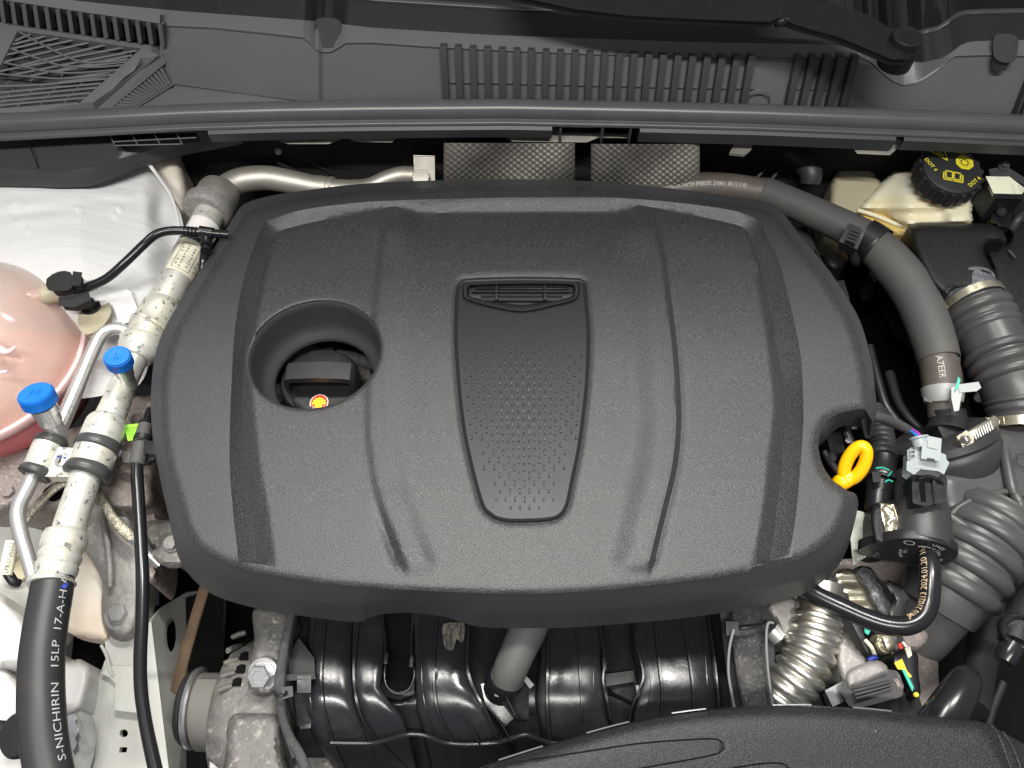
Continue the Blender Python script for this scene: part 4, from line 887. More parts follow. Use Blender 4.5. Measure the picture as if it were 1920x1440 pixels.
# ================================================================ cable with grey sleeve
cbm = thing('control_cable', W(262, 1000, -.06), 'black sheathed cable with grey end sleeve running down over the pale chassis rail', 'cable')
hose('cable_run', [(282,770,-.07,9),(272,800,-.062,9),(262,840,-.058,9),(257,880,-.058,11),(260,940,-.060,11.5),(264,1010,-.062,11.5),(267,1080,-.064,12),(266,1160,-.068,12),(263,1230,-.072,12),(264,1290,-.076,12),(272,1350,-.080,12),(284,1410,-.084,12.5),(300,1480,-.088,13)], M['shiny'], cbm)
hose('grey_sleeve', [(272,798,-.060,13),(265,830,-.058,14)], M['foam'], cbm, k=2)
hose('grey_sleeve', [(264,832,-.058,14),(257,868,-.058,14.5),(256,872,-.058,12)], M['foam'], cbm, k=2)
hose('sleeve_ring', [(269,818,-.058,16),(266,827,-.058,16.5)], M['black'], cbm, k=2)
plate('green_tag', [(233,797,-.055),(262,794,-.055),(254,824,-.057),(240,826,-.057)], .001, M['green'], cbm, bev=.0003)
tl = MB()
for k_ in range(4): tl.tube([W(238 + k_, 803 + k_ * 5, -.0545), W(257 - k_, 801 + k_ * 5, -.0545)], .0003, 4)
tl.build('tag_print', M['ink'], cbm, smooth=0, kind='stuff')
plate('cable_clip', [(272,826,-.052),(290,832,-.052),(290,850,-.054),(272,848,-.054)], .010, M['black'], cbm, bev=.002)
plate('clip_plate', [(224,846,-.068),(262,848,-.068),(286,838,-.066),(293,846,-.066),(288,860,-.068),(270,868,-.069),(232,866,-.070)], .002, M['steel'], cbm, bev=.0006)
# ================================================================ engine mount bracket
em = thing('engine_mount_bracket', W(180, 960, -.12), 'rough cast aluminium engine mount bracket with bolted leg under the refrigerant pipes', 'mount bracket')
blob('upper_arm', [(-60,860),(0,850),(50,838),(110,812),(170,790),(215,757),(240,745),(300,742),(330,760),(330,800),(300,860),(292,905),(285,950),(240,960),(200,955),(160,945),(110,960),(60,965),(0,950),(-60,945)], -.115, .018, 22, M['castbrown'], em, step=8, skirt=.05, lines=())
blob('mount_leg', [(150,930),(200,930),(238,950),(262,1000),(270,1060),(268,1130),(262,1170),(244,1196),(222,1200),(203,1190),(192,1165),(190,1130),(192,1095),(180,1065),(164,1040),(150,1020),(142,985)], -.125, .014, 20, M['cast'], em, step=6, skirt=.03, fn=lambda P: -.00016 * np.maximum(P[:, 1] - 950, 0))
blob('web_rib', [(240,930),(275,900),(292,905),(296,960),(300,1040),(292,1090),(275,1085),(262,1030),(250,980)], -.135, .008, 10, M['castbrown'], em, step=7, skirt=.05)
plate('arm_hole', [(80,922,-.0955),(106,905,-.0955),(128,912,-.0955),(120,928,-.0955),(98,940,-.0955)], .001, M['void'], em, bev=.0002, round_=3)  # thin black patch on the arm, paints the shade of a hole
plate('arm_pocket', [(203,900,-.0965),(232,896,-.0965),(236,914,-.0965),(204,918,-.0965)], .001, M['castbrown'], em, bev=.0003)
dome_bolt('mount_bolt', W(228, 1152, -.148), (0, -.12, 1), .0092, M['steel'], em, washer=1.7)
blob('front_lug', [(270,985),(300,972),(345,985),(350,1020),(352,1060),(310,1040),(275,1015)], -.12, .008, 8, M['castgrey'], em, step=6, skirt=.03)
blob('bolt_lug', [(285,1040),(305,1020),(330,1020),(345,1040),(340,1058),(310,1060)], -.105, .005, 8, M['cast'], em, step=6, skirt=.006)
for x_, y_, z_ in ((62, 905, -.098), (20, 925, -.098), (258, 790, -.098)): dome_bolt('cast_bolt', W(x_, y_, z_), (0, -.1, 1), .006, M['castbrown'], em, washer=1.5)
blob('cast_boss', [(-40,900),(-10,880),(25,890),(40,915),(25,945),(-10,955),(-40,945)], -.100, .004, 10, M['castbrown'], em, step=6, skirt=.01)
hose('cast_fillet', [(190,960,-.112,6),(200,1010,-.116,6),(206,1060,-.120,6),(207,1100,-.126,5)], M['cast'], em)
hose('cast_fillet', [(70,858,-.099,5),(110,838,-.099,5),(150,822,-.098,5)], M['castbrown'], em)
dome_bolt('lug_bolt', W(322, 1020, -.098), (.1, -.3, 1), .006, M['cast'], em)
gs = thing('ground_strap', W(90, 950, -.08), 'braided metal earth strap with cream sleeve looping under the pale refrigerant pipe', 'earth strap')
hose('braid', [(150,898,-.075,7),(120,905,-.078,9),(88,928,-.082,9.5),(60,960,-.086,9.5),(40,990,-.09,9),(26,1020,-.094,9)], M['braid'], gs, flat=.55)
hose('braid', [(180,915,-.08,8),(196,945,-.085,8),(212,972,-.09,9),(234,996,-.095,10.5),(250,1010,-.10,10)], M['braid'], gs, flat=.55)
hose('cable_end', [(248,1008,-.10,9),(270,1030,-.11,9),(300,1060,-.12,9)], M['steel'], gs)
hose('cream_sleeve', [(23,1014,-.088,11.5),(17,1045,-.092,12),(10,1078,-.096,12)], M['label'], gs, k=3)
hose('rubber_boot', [(12,1070,-.10,9),(25,1090,-.105,9),(36,1094,-.11,8)], M['black'], gs)
_c = W(17, 1046, -.092); _n = (CAM - _c).normalized(); _u = (W(22, 1020, -.088) - W(13, 1060, -.094)).normalized(); _u = (_u - _n * _u.dot(_n)).normalized()
text_flat('sleeve_print', 'LPB.D.2K022', _c + _n * .0076, _u, _n.cross(_u), .0052, M['ink'], gs, lift=.0)
# pale clutter below: sheet under the leg, chassis rail, washer tank, ball joint
us = thing('sealer_panel', W(160, 1120, -.18), 'cream sealer coated panel edge between the black hose and the mount leg', 'body panel')
blob('sealed_sheet', [(110,1010),(170,1030),(196,1080),(198,1140),(205,1195),(190,1200),(118,1178),(100,1100)], -.17, .008, 18, M['cream'], us, step=7, skirt=.02)
blob('grey_sheet', [(-60,950),(60,955),(130,960),(130,1130),(110,1200),(60,1180),(-60,1100)], -.20, .006, 18, M['rail'], us, step=12, skirt=.02)
MB().lathe(W(36, 1066, -.185), (0, -.2, 1), [(0, .015), (.006, .015), (.0065, .012), (-.006, .0115)], 28, False, True).build('grommet', M['dimtank'], us)
cr_ = thing('chassis_rail', W(250, 1310, -.20), 'pale grey painted chassis rail with punched holes below the mount bolt', 'chassis rail')
def rz(P):
    x, y = P[:, 0], P[:, 1]; z = -.172 - .00010 * (y - 1180); z = z - .0016 * np.maximum(x - (285 + (y - 1180) * .12), 0) * .7
    z = z - .006 * sm((y - 1250) / 6.) * sm((x - 160) / 8.) * (1 - sm((y - 1330) / 6.)) * (1 - sm((x - 268) / 6.)) * 0
    z = z + .004 * (1 - sm((y - 1262) / 10.)) * sm((x - 175) / 10.)
    z = z + .003 * sm((x - 216) / 3.) * sm((y - 1300) / 3.) * (1 - sm((x - 270) / 4.)) * (1 - sm((y - 1337) / 3.))
    return z
rc = [(196,1180),(225,1195),(262,1180),(300,1140),(350,1110),(405,1105),(400,1190),(370,1290),(340,1400),(330,1500),(120,1500),(135,1440),(160,1360),(172,1300),(186,1268),(198,1235)]
h1 = [(232 + 8 * math.cos(a), 1375 + 7.5 * math.sin(a)) for a in np.linspace(0, 6.28, 14, endpoint=False)]
h2 = [(225,1401),(239,1401),(237,1411),(223,1411)]
h3 = [(319 + 11 * math.cos(a), 1190 + 33 * math.sin(a)) for a in np.linspace(0, 6.28, 20, endpoint=False)]
h4 = [(327 + 5 * math.cos(a), 1364 + 14 * math.sin(a)) for a in np.linspace(0, 6.28, 14, endpoint=False)]
v, f, q = field(rc, 6, rz, [[(285 + (y - 1180) * .12, y) for y in range(1165, 1495, 12)]], [h1, h2, h3, h4])
b = MB().add(v, f)
for h in (h1, h2, h3, h4):
    P = np.array(h); tp = [W(a[0], a[1], z) for a, z in zip(P, rz(P))]; b.rings([tp, [t + Vector((0, .001, -.006)) for t in tp]], True, False, False)
P = np.array(rc); tp = [W(a[0], a[1], z) for a, z in zip(P, rz(P))]; b.rings([tp, [t + Vector((0, 0, -.04)) for t in tp]], True, False, False)
b.build('rail_pressing', M['rail'], cr_, smooth=45)
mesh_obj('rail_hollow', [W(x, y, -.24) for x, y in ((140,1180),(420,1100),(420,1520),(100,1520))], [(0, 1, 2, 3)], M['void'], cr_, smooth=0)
plate('patch_plate', [(190,1262,-.172),(206,1268,-.172),(218,1280,-.173),(216,1330,-.176),(262,1336,-.176),(270,1290,-.174),(268,1250,-.172),(210,1250,-.171)], .003, M['rail'], cr_, bev=.0008)
hose('weld_edge', [(190,1210,-.171,3),(200,1230,-.171,3),(206,1255,-.171,3),(212,1268,-.171,2)], M['rail'], cr_, n=8)
bs = thing('tan_strap', W(345, 1210, -.12), 'tan rubber strap hanging down in the dark gap beside the chassis rail', 'strap')
hose('strap_run', [(388,1090,-.10,11),(372,1140,-.115,11),(356,1195,-.13,11.5),(342,1245,-.14,12),(332,1290,-.15,13),(328,1300,-.152,11)], M['brown'], bs, flat=.45)
wt2 = thing('washer_tank', W(20, 1200, -.16), 'white plastic washer fluid tank with rounded shoulders behind the thick black hose', 'washer tank')
blob('tank_body', [(-60,1105),(0,1112),(30,1140),(55,1175),(60,1220),(50,1246),(10,1252),(-60,1248)], -.15, .02, 26, M['tank'], wt2, step=9, skirt=.06)
blob('tank_body', [(-60,1240),(-5,1240),(40,1285),(60,1350),(60,1500),(-60,1500)], -.165, .02, 22, M['tank'], wt2, step=9, skirt=.06)
blob('filler_neck', [(108,1240),(120,1228),(132,1238),(150,1236),(166,1246),(172,1262),(165,1300),(150,1335),(108,1340)], -.165, .016, 16, M['tank'], wt2, step=6, skirt=.06)
blob('tank_strap', [(112,1230),(124,1250),(138,1300),(152,1360),(150,1400),(140,1440),(136,1500),(100,1500),(100,1240)], -.158, .004, 6, M['steel'], wt2, step=8, skirt=.03)
bj = thing('rubber_bung', W(45, 1376, -.09), 'round black rubber bung on a threaded stem beside the white tank', 'rubber bung')
MB().lathe(W(44, 1378, -.105), (-.25, -.25, 1), [(-.012, .016), (.0, .0185), (.006, .0185), (.009, .016), (.010, .001)], 36).build('bung_head', M['matt'], bj)
hose('threaded_stem', [(-30,1366,-.105,14),(0,1366,-.105,14),(18,1370,-.105,14)], M['matt'], bj, ridge=(6,.12,1))
M['zinc2'] = mat('grey_nylon_tie', (.13, .135, .14), .5)
# ================================================================ alternator
AC = W(470, 1330, -.165); sA = mpp(AC)
al = thing('alternator', AC, 'dusty cast alternator with slotted housing and belt pulley in front of the engine', 'alternator')
XA = Vector((1, 0, 0)); YA = Vector((0, -.55, .83)); c0 = W(470, 1345, -.17)
def xoff(px): return (px - 470) * sA
R0 = .066
prof = [(424, .030), (426, .052), (432, .059), (446, .063), (470, R0), (500, R0), (540, R0), (552, .062), (560, .05)]
n = 72; rg = []
for px, r in prof:
    ring = []
    for k in range(n):
        a = 2 * math.pi * k / n; rr = r
        if 428 < px < 475: rr = r - .0035 * (1 if (k % 4) < 2 else 0)
        if px >= 470: rr = r + .004 * math.sin(3 * a + .6) - .0015 * math.cos(7 * a)
        ring.append(c0 + XA * xoff(px) + Vector((0, math.cos(a) * rr, math.sin(a) * rr)))
    rg.append(ring)
MB().rings(rg).build('housing', M['castgrey'], al, smooth=40)
def on_housing(px, py, R):
    d = ray(px, py); A_ = CAM - c0; a = d.y ** 2 + d.z ** 2; bq = 2 * (A_.y * d.y + A_.z * d.z); cq = A_.y ** 2 + A_.z ** 2 - R * R
    return CAM + d * ((-bq - math.sqrt(max(bq * bq - 4 * a * cq, 0))) / (2 * a))
for x, y in ((464,1204),(457,1228),(450,1252),(443,1277)):
    P = [on_housing(x + a, y + b_, .0664) for a, b_ in ((-9, 8), (-6, -3), (2, -7), (9, -6), (7, 8))]
    MB().rings([P, [p + Vector((0, 0, -.006)) for p in P]]).build('vent_slot', M['void'], al, smooth=0)  # black patches on the housing, shade of the openings put in as colour
for x, y in ((455,1190),(447,1215),(440,1240),(434,1265),(430,1290)):
    P = [on_housing(x + a, y + b_, .0632) for a, b_ in ((-20, 5), (-8, 0), (6, -4))]; MB().tube(P, [.0030, .0036, .0030], 10, True, .8).build('housing_fin', M['castgrey'], al)
blob('mount_boss', [(478,1140),(545,1150),(543,1180),(528,1230),(522,1290),(508,1302),(484,1305),(466,1290),(470,1250),(477,1200)], -.105, .008, 14, M['castgrey'], al, step=7, skirt=.03)
blob('lower_lug', [(432,1345),(470,1338),(520,1346),(524,1400),(530,1500),(425,1500),(424,1400)], -.104, .006, 14, M['castgrey'], al, step=8, skirt=.03)
blob('rear_casting', [(560,1300),(590,1310),(610,1390),(640,1440),(610,1500),(540,1500),(545,1400)], -.19, .01, 12, M['castgrey'], al, step=9, skirt=.03)
dome_bolt('flange_bolt', W(496, 1262, -.094), (-.08, -.45, .9), .0105, M['steel'], al, washer=1.35, h=1.1)
MB().tube([W(515, 1378, -.15), W(545, 1378, -.15)], .004, 12).build('stud', M['gold'], al)
pc_ = c0 + XA * xoff(372) + Vector((0, .006, .012))
MB().lathe(pc_, XA, [(-.0085, .026), (-.0085, .031), (-.005, .0335), (-.003, .0335), (-.0015, .031)], 48).build('pulley_face', M['matt'], al)
MB().lathe(pc_, XA, [(-.0015, .030), (-.001, .0355), (.002, .0362), (.004, .0350), (.005, .0315)], 48).build('pulley_rim', M['steel'], al)
pr = [(.005, .031)]
for k in range(7): pr += [(.006 + k * .0032, .0312), (.0076 + k * .0032, .0296)]
MB().lathe(pc_, XA, pr + [(.034, .028)], 48).build('pulley_hub', M['belt'], al)
bl = thing('drive_belt', pc_, 'ribbed rubber drive belt wrapped over the alternator pulley', 'belt')
bw_ = .019; rb_ = .0335; pts = []
for a in np.linspace(R_(150), R_(-15), 20): pts.append((math.cos(a) * rb_, math.sin(a) * rb_))
pts = [(-rb_ * .9, -.20)] + pts[:1] + pts[1:]
front = [(-math.cos(a) * rb_, math.sin(a) * rb_) for a in np.linspace(R_(-20), R_(120), 18)]
front = [(-rb_ + .004, -.16)] + front
lp = MB(); rings = []
for yy, zz in front:
    o = Vector((0, yy, zz)); d2 = Vector((0, yy, zz)).normalized() * .0035
    rings.append([pc_ + XA * .008 + o, pc_ + XA * (.008 + bw_) + o, pc_ + XA * (.008 + bw_) + o + d2, pc_ + XA * .008 + o + d2])
lp.rings(rings); lp.build('belt_band', M['belt'], bl, smooth=40)
plate('buckle_block', [(395,1412,-.125),(428,1412,-.125),(432,1500,-.14),(398,1500,-.14)], .01, M['steel'], bl, bev=.002)
lm = thing('alternator_harness', W(535, 1260, -.08), 'grey taped wiring harness tied to the intake manifold beside the alternator', 'wiring harness')
hose('taped_harness', [(548,1140,-.085,8),(541,1175,-.084,8.5),(533,1215,-.083,8.5),(527,1255,-.082,9.5),(524,1285,-.082,10.5),(526,1310,-.084,9),(530,1345,-.088,8),(544,1385,-.092,9),(562,1415,-.096,9.5),(585,1470,-.10,10)], M['loom'], lm, flat=.8)
hose('taped_harness', [(556,1140,-.10,5),(548,1190,-.10,5),(538,1240,-.10,5),(532,1270,-.10,5)], M['rubber'], lm)
hose('taped_harness', [(532,1350,-.09,5),(540,1385,-.094,5),(552,1420,-.098,5)], M['loom'], lm)
hose('cable_tie', [(513,1298,-.080,2.5),(520,1305,-.072,2.5),(532,1304,-.072,2.5),(538,1296,-.078,2.5),(545,1292,-.082,2.5)], M['black'], lm, n=8)
plate('tie_head', [(530,1290,-.076),(546,1289,-.076),(547,1304,-.078),(532,1308,-.078)], .008, M['black'], lm, bev=.0015)
# ================================================================ intake manifold
im = thing('intake_manifold', W(950, 1290, -.13), 'glossy black plastic intake manifold with four curved runners in front of the engine cover', 'intake manifold')
ZP = [(1100,-.120),(1150,-.114),(1200,-.108),(1250,-.104),(1285,-.103),(1310,-.1045),(1335,-.1085),(1360,-.116),(1385,-.127),(1410,-.142),(1440,-.165),(1480,-.20)]
ZP = [tuple(p) for p in cat(ZP, 6)]
zp = lambda y: itp(y, ZP)
def runner(name, L, R, bul=.014, dep=.035, y0=1110, y1=1470, edge=.22):
    rg = []
    for y in np.arange(y0, y1 + 1, 9):
        xl, xr = itp(y, L), itp(y, R); ring = []
        for t in np.linspace(-1, 1, 41):
            s = abs(t); h = -.45 * bul * s ** 3.4 if s < 1 - edge * .5 else -.45 * bul * s ** 3.4 - dep * ((s - (1 - edge * .5)) / (edge * .5)) ** 1.6
            ring.append(W((xl + xr) / 2 + t * (xr - xl) / 2, y, zp(y) + h))
        rg.append(ring)
    return MB().rings(rg, False, False, False).build(name, M['gloss'], im, smooth=70)
runner('runner', [(1110,578),(1200,574),(1280,562),(1330,566),(1380,585),(1470,640)], [(1110,668),(1240,662),(1310,668),(1380,692),(1470,740)], .016, .03)
runner('runner', [(1110,662),(1240,656),(1310,662),(1380,680),(1470,730)], [(1110,726),(1240,722),(1290,716),(1320,738),(1345,758),(1380,770),(1470,790)], .010, .03)
runner('runner', [(1110,770),(1230,772),(1290,775),(1330,775),(1380,790),(1470,810)], [(1110,884),(1240,880),(1280,886),(1330,922),(1380,952),(1470,985)], .015, .035)
runner('runner', [(1110,1008),(1240,1008),(1310,1000),(1380,1010),(1470,1030)], [(1110,1136),(1240,1132),(1290,1138),(1350,1148),(1400,1160),(1470,1175)], .014, .035)
runner('runner', [(1110,1176),(1220,1180),(1270,1194),(1310,1182),(1350,1176),(1470,1180)], [(1110,1330),(1200,1342),(1300,1352),(1380,1356),(1470,1360)], .015, .035)
def rb(name, pts, w_=3.2, hgt=.006, dz=.001, m='gloss'):
    c = cat(pts, 6); T = [W(p[0] - w_, p[1], (p[2] if len(p) > 2 else zp(p[1])) + dz + hgt * .35) for p in c]; U_ = [W(p[0] + w_, p[1], (p[2] if len(p) > 2 else zp(p[1])) + dz + hgt * .35) for p in c]
    rg = []
    for a, b_ in zip(T, U_):
        k = (b_ - a) * .18; rg.append([a + Vector((0, 0, -.014)), a + Vector((0, 0, -.0012)), a + k, b_ - k, b_ + Vector((0, 0, -.0012)), b_ + Vector((0, 0, -.014))])
    return MB().rings(rg, True, True, True).build(name, M[m], im, smooth=50)
rb('moulding_rib', [(610,1150),(606,1200),(602,1260),(604,1310),(612,1350),(625,1395),(650,1450)])
rb('moulding_rib', [(674,1150),(668,1200),(663,1250),(666,1300),(676,1340),(694,1372),(720,1400),(760,1440)])
rb('moulding_rib', [(819,1160),(814,1220),(813,1270),(818,1320),(830,1355),(852,1396)], 3.4)
rb('moulding_rib', [(878,1170),(876,1240),(880,1268),(893,1300),(912,1335),(936,1392)], 3.6)
rb('moulding_rib', [(1030,1170),(1027,1240),(1026,1320),(1032,1400)], 3.2)
rb('moulding_rib', [(1124,1170),(1132,1220),(1133,1250),(1131,1275),(1138,1310),(1145,1350)], 2.6)
rb('moulding_rib', [(1080,1170),(1086,1240),(1090,1300),(1092,1350)], 2.2)
rb('moulding_rib', [(1228,1160),(1236,1240),(1242,1300),(1240,1370)], 3.2)
rb('moulding_rib', [(1280,1165),(1292,1230),(1300,1290),(1302,1350)], 3.2)
rb('moulding_rib', [(1328,1155),(1338,1220),(1346,1290),(1349,1340)], 2.6)
rb('moulding_rib', [(1196,1165),(1192,1200),(1206,1260),(1200,1290),(1184,1330),(1178,1370)], 2.4)
for pl in ([(640,1160),(636,1220),(633,1280),(640,1330),(656,1372)], [(700,1160),(694,1220),(690,1270),(698,1310)], [(790,1165),(790,1230),(792,1290),(800,1335),(815,1375)], [(848,1225),(846,1270),(856,1315),(876,1360),(890,1392)],
           [(1056,1170),(1055,1240),(1058,1300),(1060,1360)], [(1108,1170),(1112,1230),(1113,1300)], [(1255,1170),(1266,1240),(1270,1300)], [(1312,1165),(1322,1230),(1328,1300)], [(1210,1165),(1214,1220),(1220,1280),(1212,1340)], [(590,1165),(584,1230),(580,1290),(586,1340)]):
    rb('parting_line', pl, 1.0, .0016, -.001)
for pl in ([(862,1340,-.112),(884,1362,-.118),(900,1398,-.13)], [(905,1318,-.104),(935,1350,-.112),(960,1392,-.126)], [(946,1300,-.101),(966,1340,-.108),(974,1350,-.112)]): rb('gusset_rib', pl, 2.4, .006)
plate('valley_web', [(905,1285,-.118),(925,1282,-.118),(960,1345,-.126),(945,1360,-.130),(915,1325,-.122)], .02, M['gloss'], im, bev=.002)
plate('valley_web', [(1140,1268,-.125),(1184,1262,-.125),(1186,1274,-.126),(1140,1282,-.126)], .01, M['rubber'], im, bev=.003)
for x_, y_ in ((724, 1234), (772, 1240), (1133, 1246), (1196, 1296), (817, 1262)): MB().box(W(x_, y_, zp(y_) + .0005), (.0018, 0, 0), (0, .005, 0), (0, 0, .002), .0006).build('snap_nib', M['gloss'], im)
# cross rib low down and the valleys' floor
cross = cat([(620,1393),(660,1394),(700,1393),(730,1386),(765,1377),(800,1380),(835,1393),(880,1396),(930,1393),(960,1384),(985,1378),(1010,1386),(1040,1394),(1100,1396)], 5)
T = [W(x, y, zp(y) + .004) for x, y in cross]; MB().tube(T, .0022, 10).build('cross_rib', M['gloss'], im, smooth=60)
base = []
for y in np.arange(1090, 1475, 16): base.append([W(x, y, zp(y) - .030) for x in np.linspace(560, 1370, 40)])
MB().rings(base, False, False, False).build('valley_floor', M['gloss'], im, smooth=60)
# keyhole shaped rim between the first two runners
kh = cat([(718,1150),(722,1205),(723,1240),(721,1268),(726,1288),(742,1300),(758,1298),(771,1286),(777,1262),(772,1238),(771,1205),(775,1150)], 5)
T = [W(x, y, zp(y) - .006) for x, y in kh]; MB().tube(T, .0011, 8).build('keyhole_rim', M['gloss'], im, smooth=60)
kh2 = [(715,1150),(719,1240),(714,1270),(718,1300),(745,1312),(770,1302),(783,1270),(776,1240),(778,1150)]
rg = [[W(x, y, zp(y) - .004) for x, y in cat(kh2, 5)], [W(x, y, zp(y) - .028) for x, y in cat(kh2, 5)]]
MB().rings(rg, False, False, False).build('keyhole_wall', M['gloss'], im, smooth=60)
blob('web_plate', [(700,1300),(745,1312),(790,1300),(800,1330),(806,1375),(740,1380),(705,1355)], -.122, .004, 14, M['gloss'], im, step=6, skirt=.01, fn=lambda P: -.00042 * np.maximum(P[:, 1] - 1320, 0))
mesh_obj('keyhole_dark', [W(x, y, -.127) for x, y in ((722,1140),(774,1140),(776,1265),(765,1292),(745,1297),(728,1285),(722,1262))], [tuple(range(7))], M['void'], im, smooth=0)  # black sheet, paints the shade down inside the keyhole
mesh_obj('gap_dark', [W(x, y, zp(y) - .029) for x, y in ((1136,1140),(1186,1140),(1200,1250),(1185,1320),(1180,1420),(1150,1420),(1140,1300))], [tuple(range(7))], M['void'], im, smooth=0)  # black sheet, paints the shade between two runners
# scraped chalky patch on a runner
blob('chalk_scuff', [(832,1170),(868,1168),(872,1186),(866,1205),(856,1198),(850,1218),(836,1216),(830,1195)], -.0985, .0004, 6, mat('chalky_scuff', (.10, .09, .066), .6, mott=(200, (.018, .018, .02), .42, .55, (2, .5, 1))), im, step=5, skirt=.001, rnd=3)
# breather port
pp = W(952, 1268, -.096)
MB().lathe(pp, (.22, .1, 1), [(-.03, .0165), (0, .0165), (.003, .0150), (.003, .0135)], 32, False, False).build('breather_port', M['gloss'], im)
plate('port_gusset', [(922,1290,-.104),(990,1286,-.104),(988,1345,-.122),(966,1346,-.122)], .02, M['gloss'], im, bev=.002)
plate('port_tab', [(934,1282,-.097),(941,1286,-.097),(934,1306,-.10),(928,1304,-.10)], .003, M['zinc2'], im, bev=.0006)
plate('port_tab', [(978,1270,-.095),(986,1268,-.095),(1000,1284,-.098),(994,1290,-.098)], .003, M['zinc2'], im, bev=.0006)
plate('side_bracket', [(533,1266,-.088),(588,1264,-.094),(590,1272,-.094),(533,1275,-.088)], .006, M['matt'], im, bev=.001)
plate('side_web', [(546,1228,-.10),(560,1200,-.10),(585,1235,-.10),(588,1264,-.10),(545,1264,-.10)], .01, M['matt'], im, bev=.002)
plate('bracket_socket', [(560,1270,-.090),(580,1270,-.092),(580,1296,-.096),(560,1296,-.094)], .014, M['black'], im, bev=.002)
plate('side_pad', [(555,1302,-.105),(574,1302,-.105),(580,1352,-.118),(562,1356,-.118)], .012, M['gloss'], im, bev=.003)
plate('side_pad_foot', [(563,1352,-.118),(580,1350,-.118),(580,1362,-.120),(566,1363,-.120)], .008, M['gloss'], im, bev=.002)
for x, y, r in ((690, 1408, 13), (1115, 1345, 14), (642, 1180, 12)):
    c = W(x, y, zp(y) - (.004 if x != 690 else .0015)); MB().lathe(c, (0, -.4, .9), [(0, r * mpp(c)), (.0006, r * mpp(c) * .97), (0, r * mpp(c) * .92)], 28, False, False).build('moulded_ring', M['gloss'], im)
# breather hose
bh = thing('breather_hose', W(980, 1215, -.08), 'smooth grey breather hose plugged into the glossy black intake manifold', 'hose')
hose('hose_body', [(1005,1140,-.085,36),(990,1180,-.082,35),(972,1220,-.082,33),(957,1255,-.088,32),(950,1280,-.096,28)], M['foam'], bh, n=28)
# loom strip and cable ties
ls = thing('felt_harness', W(1400, 1240, -.07), 'dark grey felt taped harness strip running under the engine cover corner beside the manifold', 'wiring harness')
hose('felt_tape', [(1402,1130,-.085,28),(1398,1180,-.08,27),(1405,1230,-.08,29),(1416,1290,-.085,31),(1430,1350,-.095,32)], M['felt'], ls, flat=.4, n=20)
plate('mount_plate', [(1350,1140,-.095),(1446,1130,-.095),(1452,1190,-.095),(1450,1260,-.098),(1455,1350,-.11),(1375,1355,-.11),(1362,1240,-.098)], .004, M['matt'], ls, bev=.001)
hose('cable_tie', [(1372,1182,-.070,3),(1395,1178,-.062,3.2),(1425,1174,-.066,3.2),(1436,1166,-.075,3)], M['black'], ls, n=8)
plate('tie_head', [(1363,1167,-.062),(1382,1168,-.062),(1384,1188,-.064),(1364,1190,-.064)], .008, M['black'], ls, bev=.0015)
hose('tie_tail', [(1376,1180,-.058,2.4),(1368,1215,-.06,2.4),(1366,1260,-.064,2.4),(1372,1300,-.07,2.4),(1380,1340,-.08,2.4)], M['zinc2'], ls, flat=.4)
hose('tie_tail', [(1451,1168,-.062,2.4),(1440,1170,-.062,2.4),(1437,1200,-.064,2.4),(1440,1255,-.068,2.4),(1450,1330,-.08,2.4)], M['zinc2'], ls, flat=.4)
# ================================================================ front slam panel cover
fc = thing('front_cover', W(1450, 1400, .0), 'grained black plastic cover with long moulded slots along the front of the engine bay', 'front cover')
FT = [(840,1470),(905,1441),(960,1422),(1060,1391),(1160,1363),(1260,1342),(1370,1330),(1500,1326),(1600,1331),(1720,1343),(1815,1352),(1845,1356),(1868,1366),(1900,1384),(1960,1420),(1990,1470)]
ft = [tuple(p) for p in cat(FT, 5)]
co = ft + [(1990, 1560), (840, 1560)]
G1 = cat([(900,1441),(1000,1424),(1100,1409),(1200,1394),(1310,1386),(1340,1386),(1354,1392),(1357,1402),(1350,1411),(1330,1417),(1290,1425),(1200,1441),(1150,1452)], 4)
G2 = cat([(1250,1480),(1330,1450),(1400,1436),(1440,1431),(1466,1432),(1480,1441),(1484,1455),(1470,1480)], 4)
G3 = cat([(1838,1354),(1860,1362),(1874,1384),(1886,1415),(1898,1450),(1910,1500)], 5)
G4 = cat([(1880,1372),(1896,1396),(1910,1430),(1925,1480)], 5)
def fz(P):
    d = dist(P, ft); z = .012 - .010 * np.exp(-(d / 16.)) - .00009 * (P[:, 1] - 1330)
    for G in (G1, G2): z = z - .0012 * np.clip(1 - dist(P, G) / 1.7, 0, 1)
    z = z + .0035 * sm(dist(P, G3) / 5.) * 0 - .004 * sm((P[:, 0] - (1840 + (P[:, 1] - 1354) * .48)) / 14.) - .005 * sm((P[:, 0] - (1878 + (P[:, 1] - 1370) * .45)) / 14.) - .008 * sm((P[:, 0] - (1915 + (P[:, 1] - 1370) * .45)) / 30.)
    return z
v, f, q = field(co, 7, fz, [G1, G2, G3, G4] + [[(x, y + d) for x, y in G] for G in (G1, G2) for d in (-1.8, 1.8)])
P = np.array(ft); tp = [W(a[0], a[1], z) for a, z in zip(P, fz(P))]
b = MB().add(v, f).rings([tp, [t + Vector((0, .002, -.004)) for t in tp], [t + Vector((0, 0, -.03)) for t in tp]], False, False, False)
b.build('cover_sheet', M['airbox'], fc, smooth=50)
for G, w_ in ((G3, 3.2), (G4, 2.6)):
    P_ = np.array([p for p in G if p[1] > 1358]); zz = fz(P_); MB().tube([W(a[0], a[1], z) for a, z in zip(P_, zz)], [w_ * .00038] * len(P_), 8).build('edge_bead', M['airbox'], fc, smooth=60)
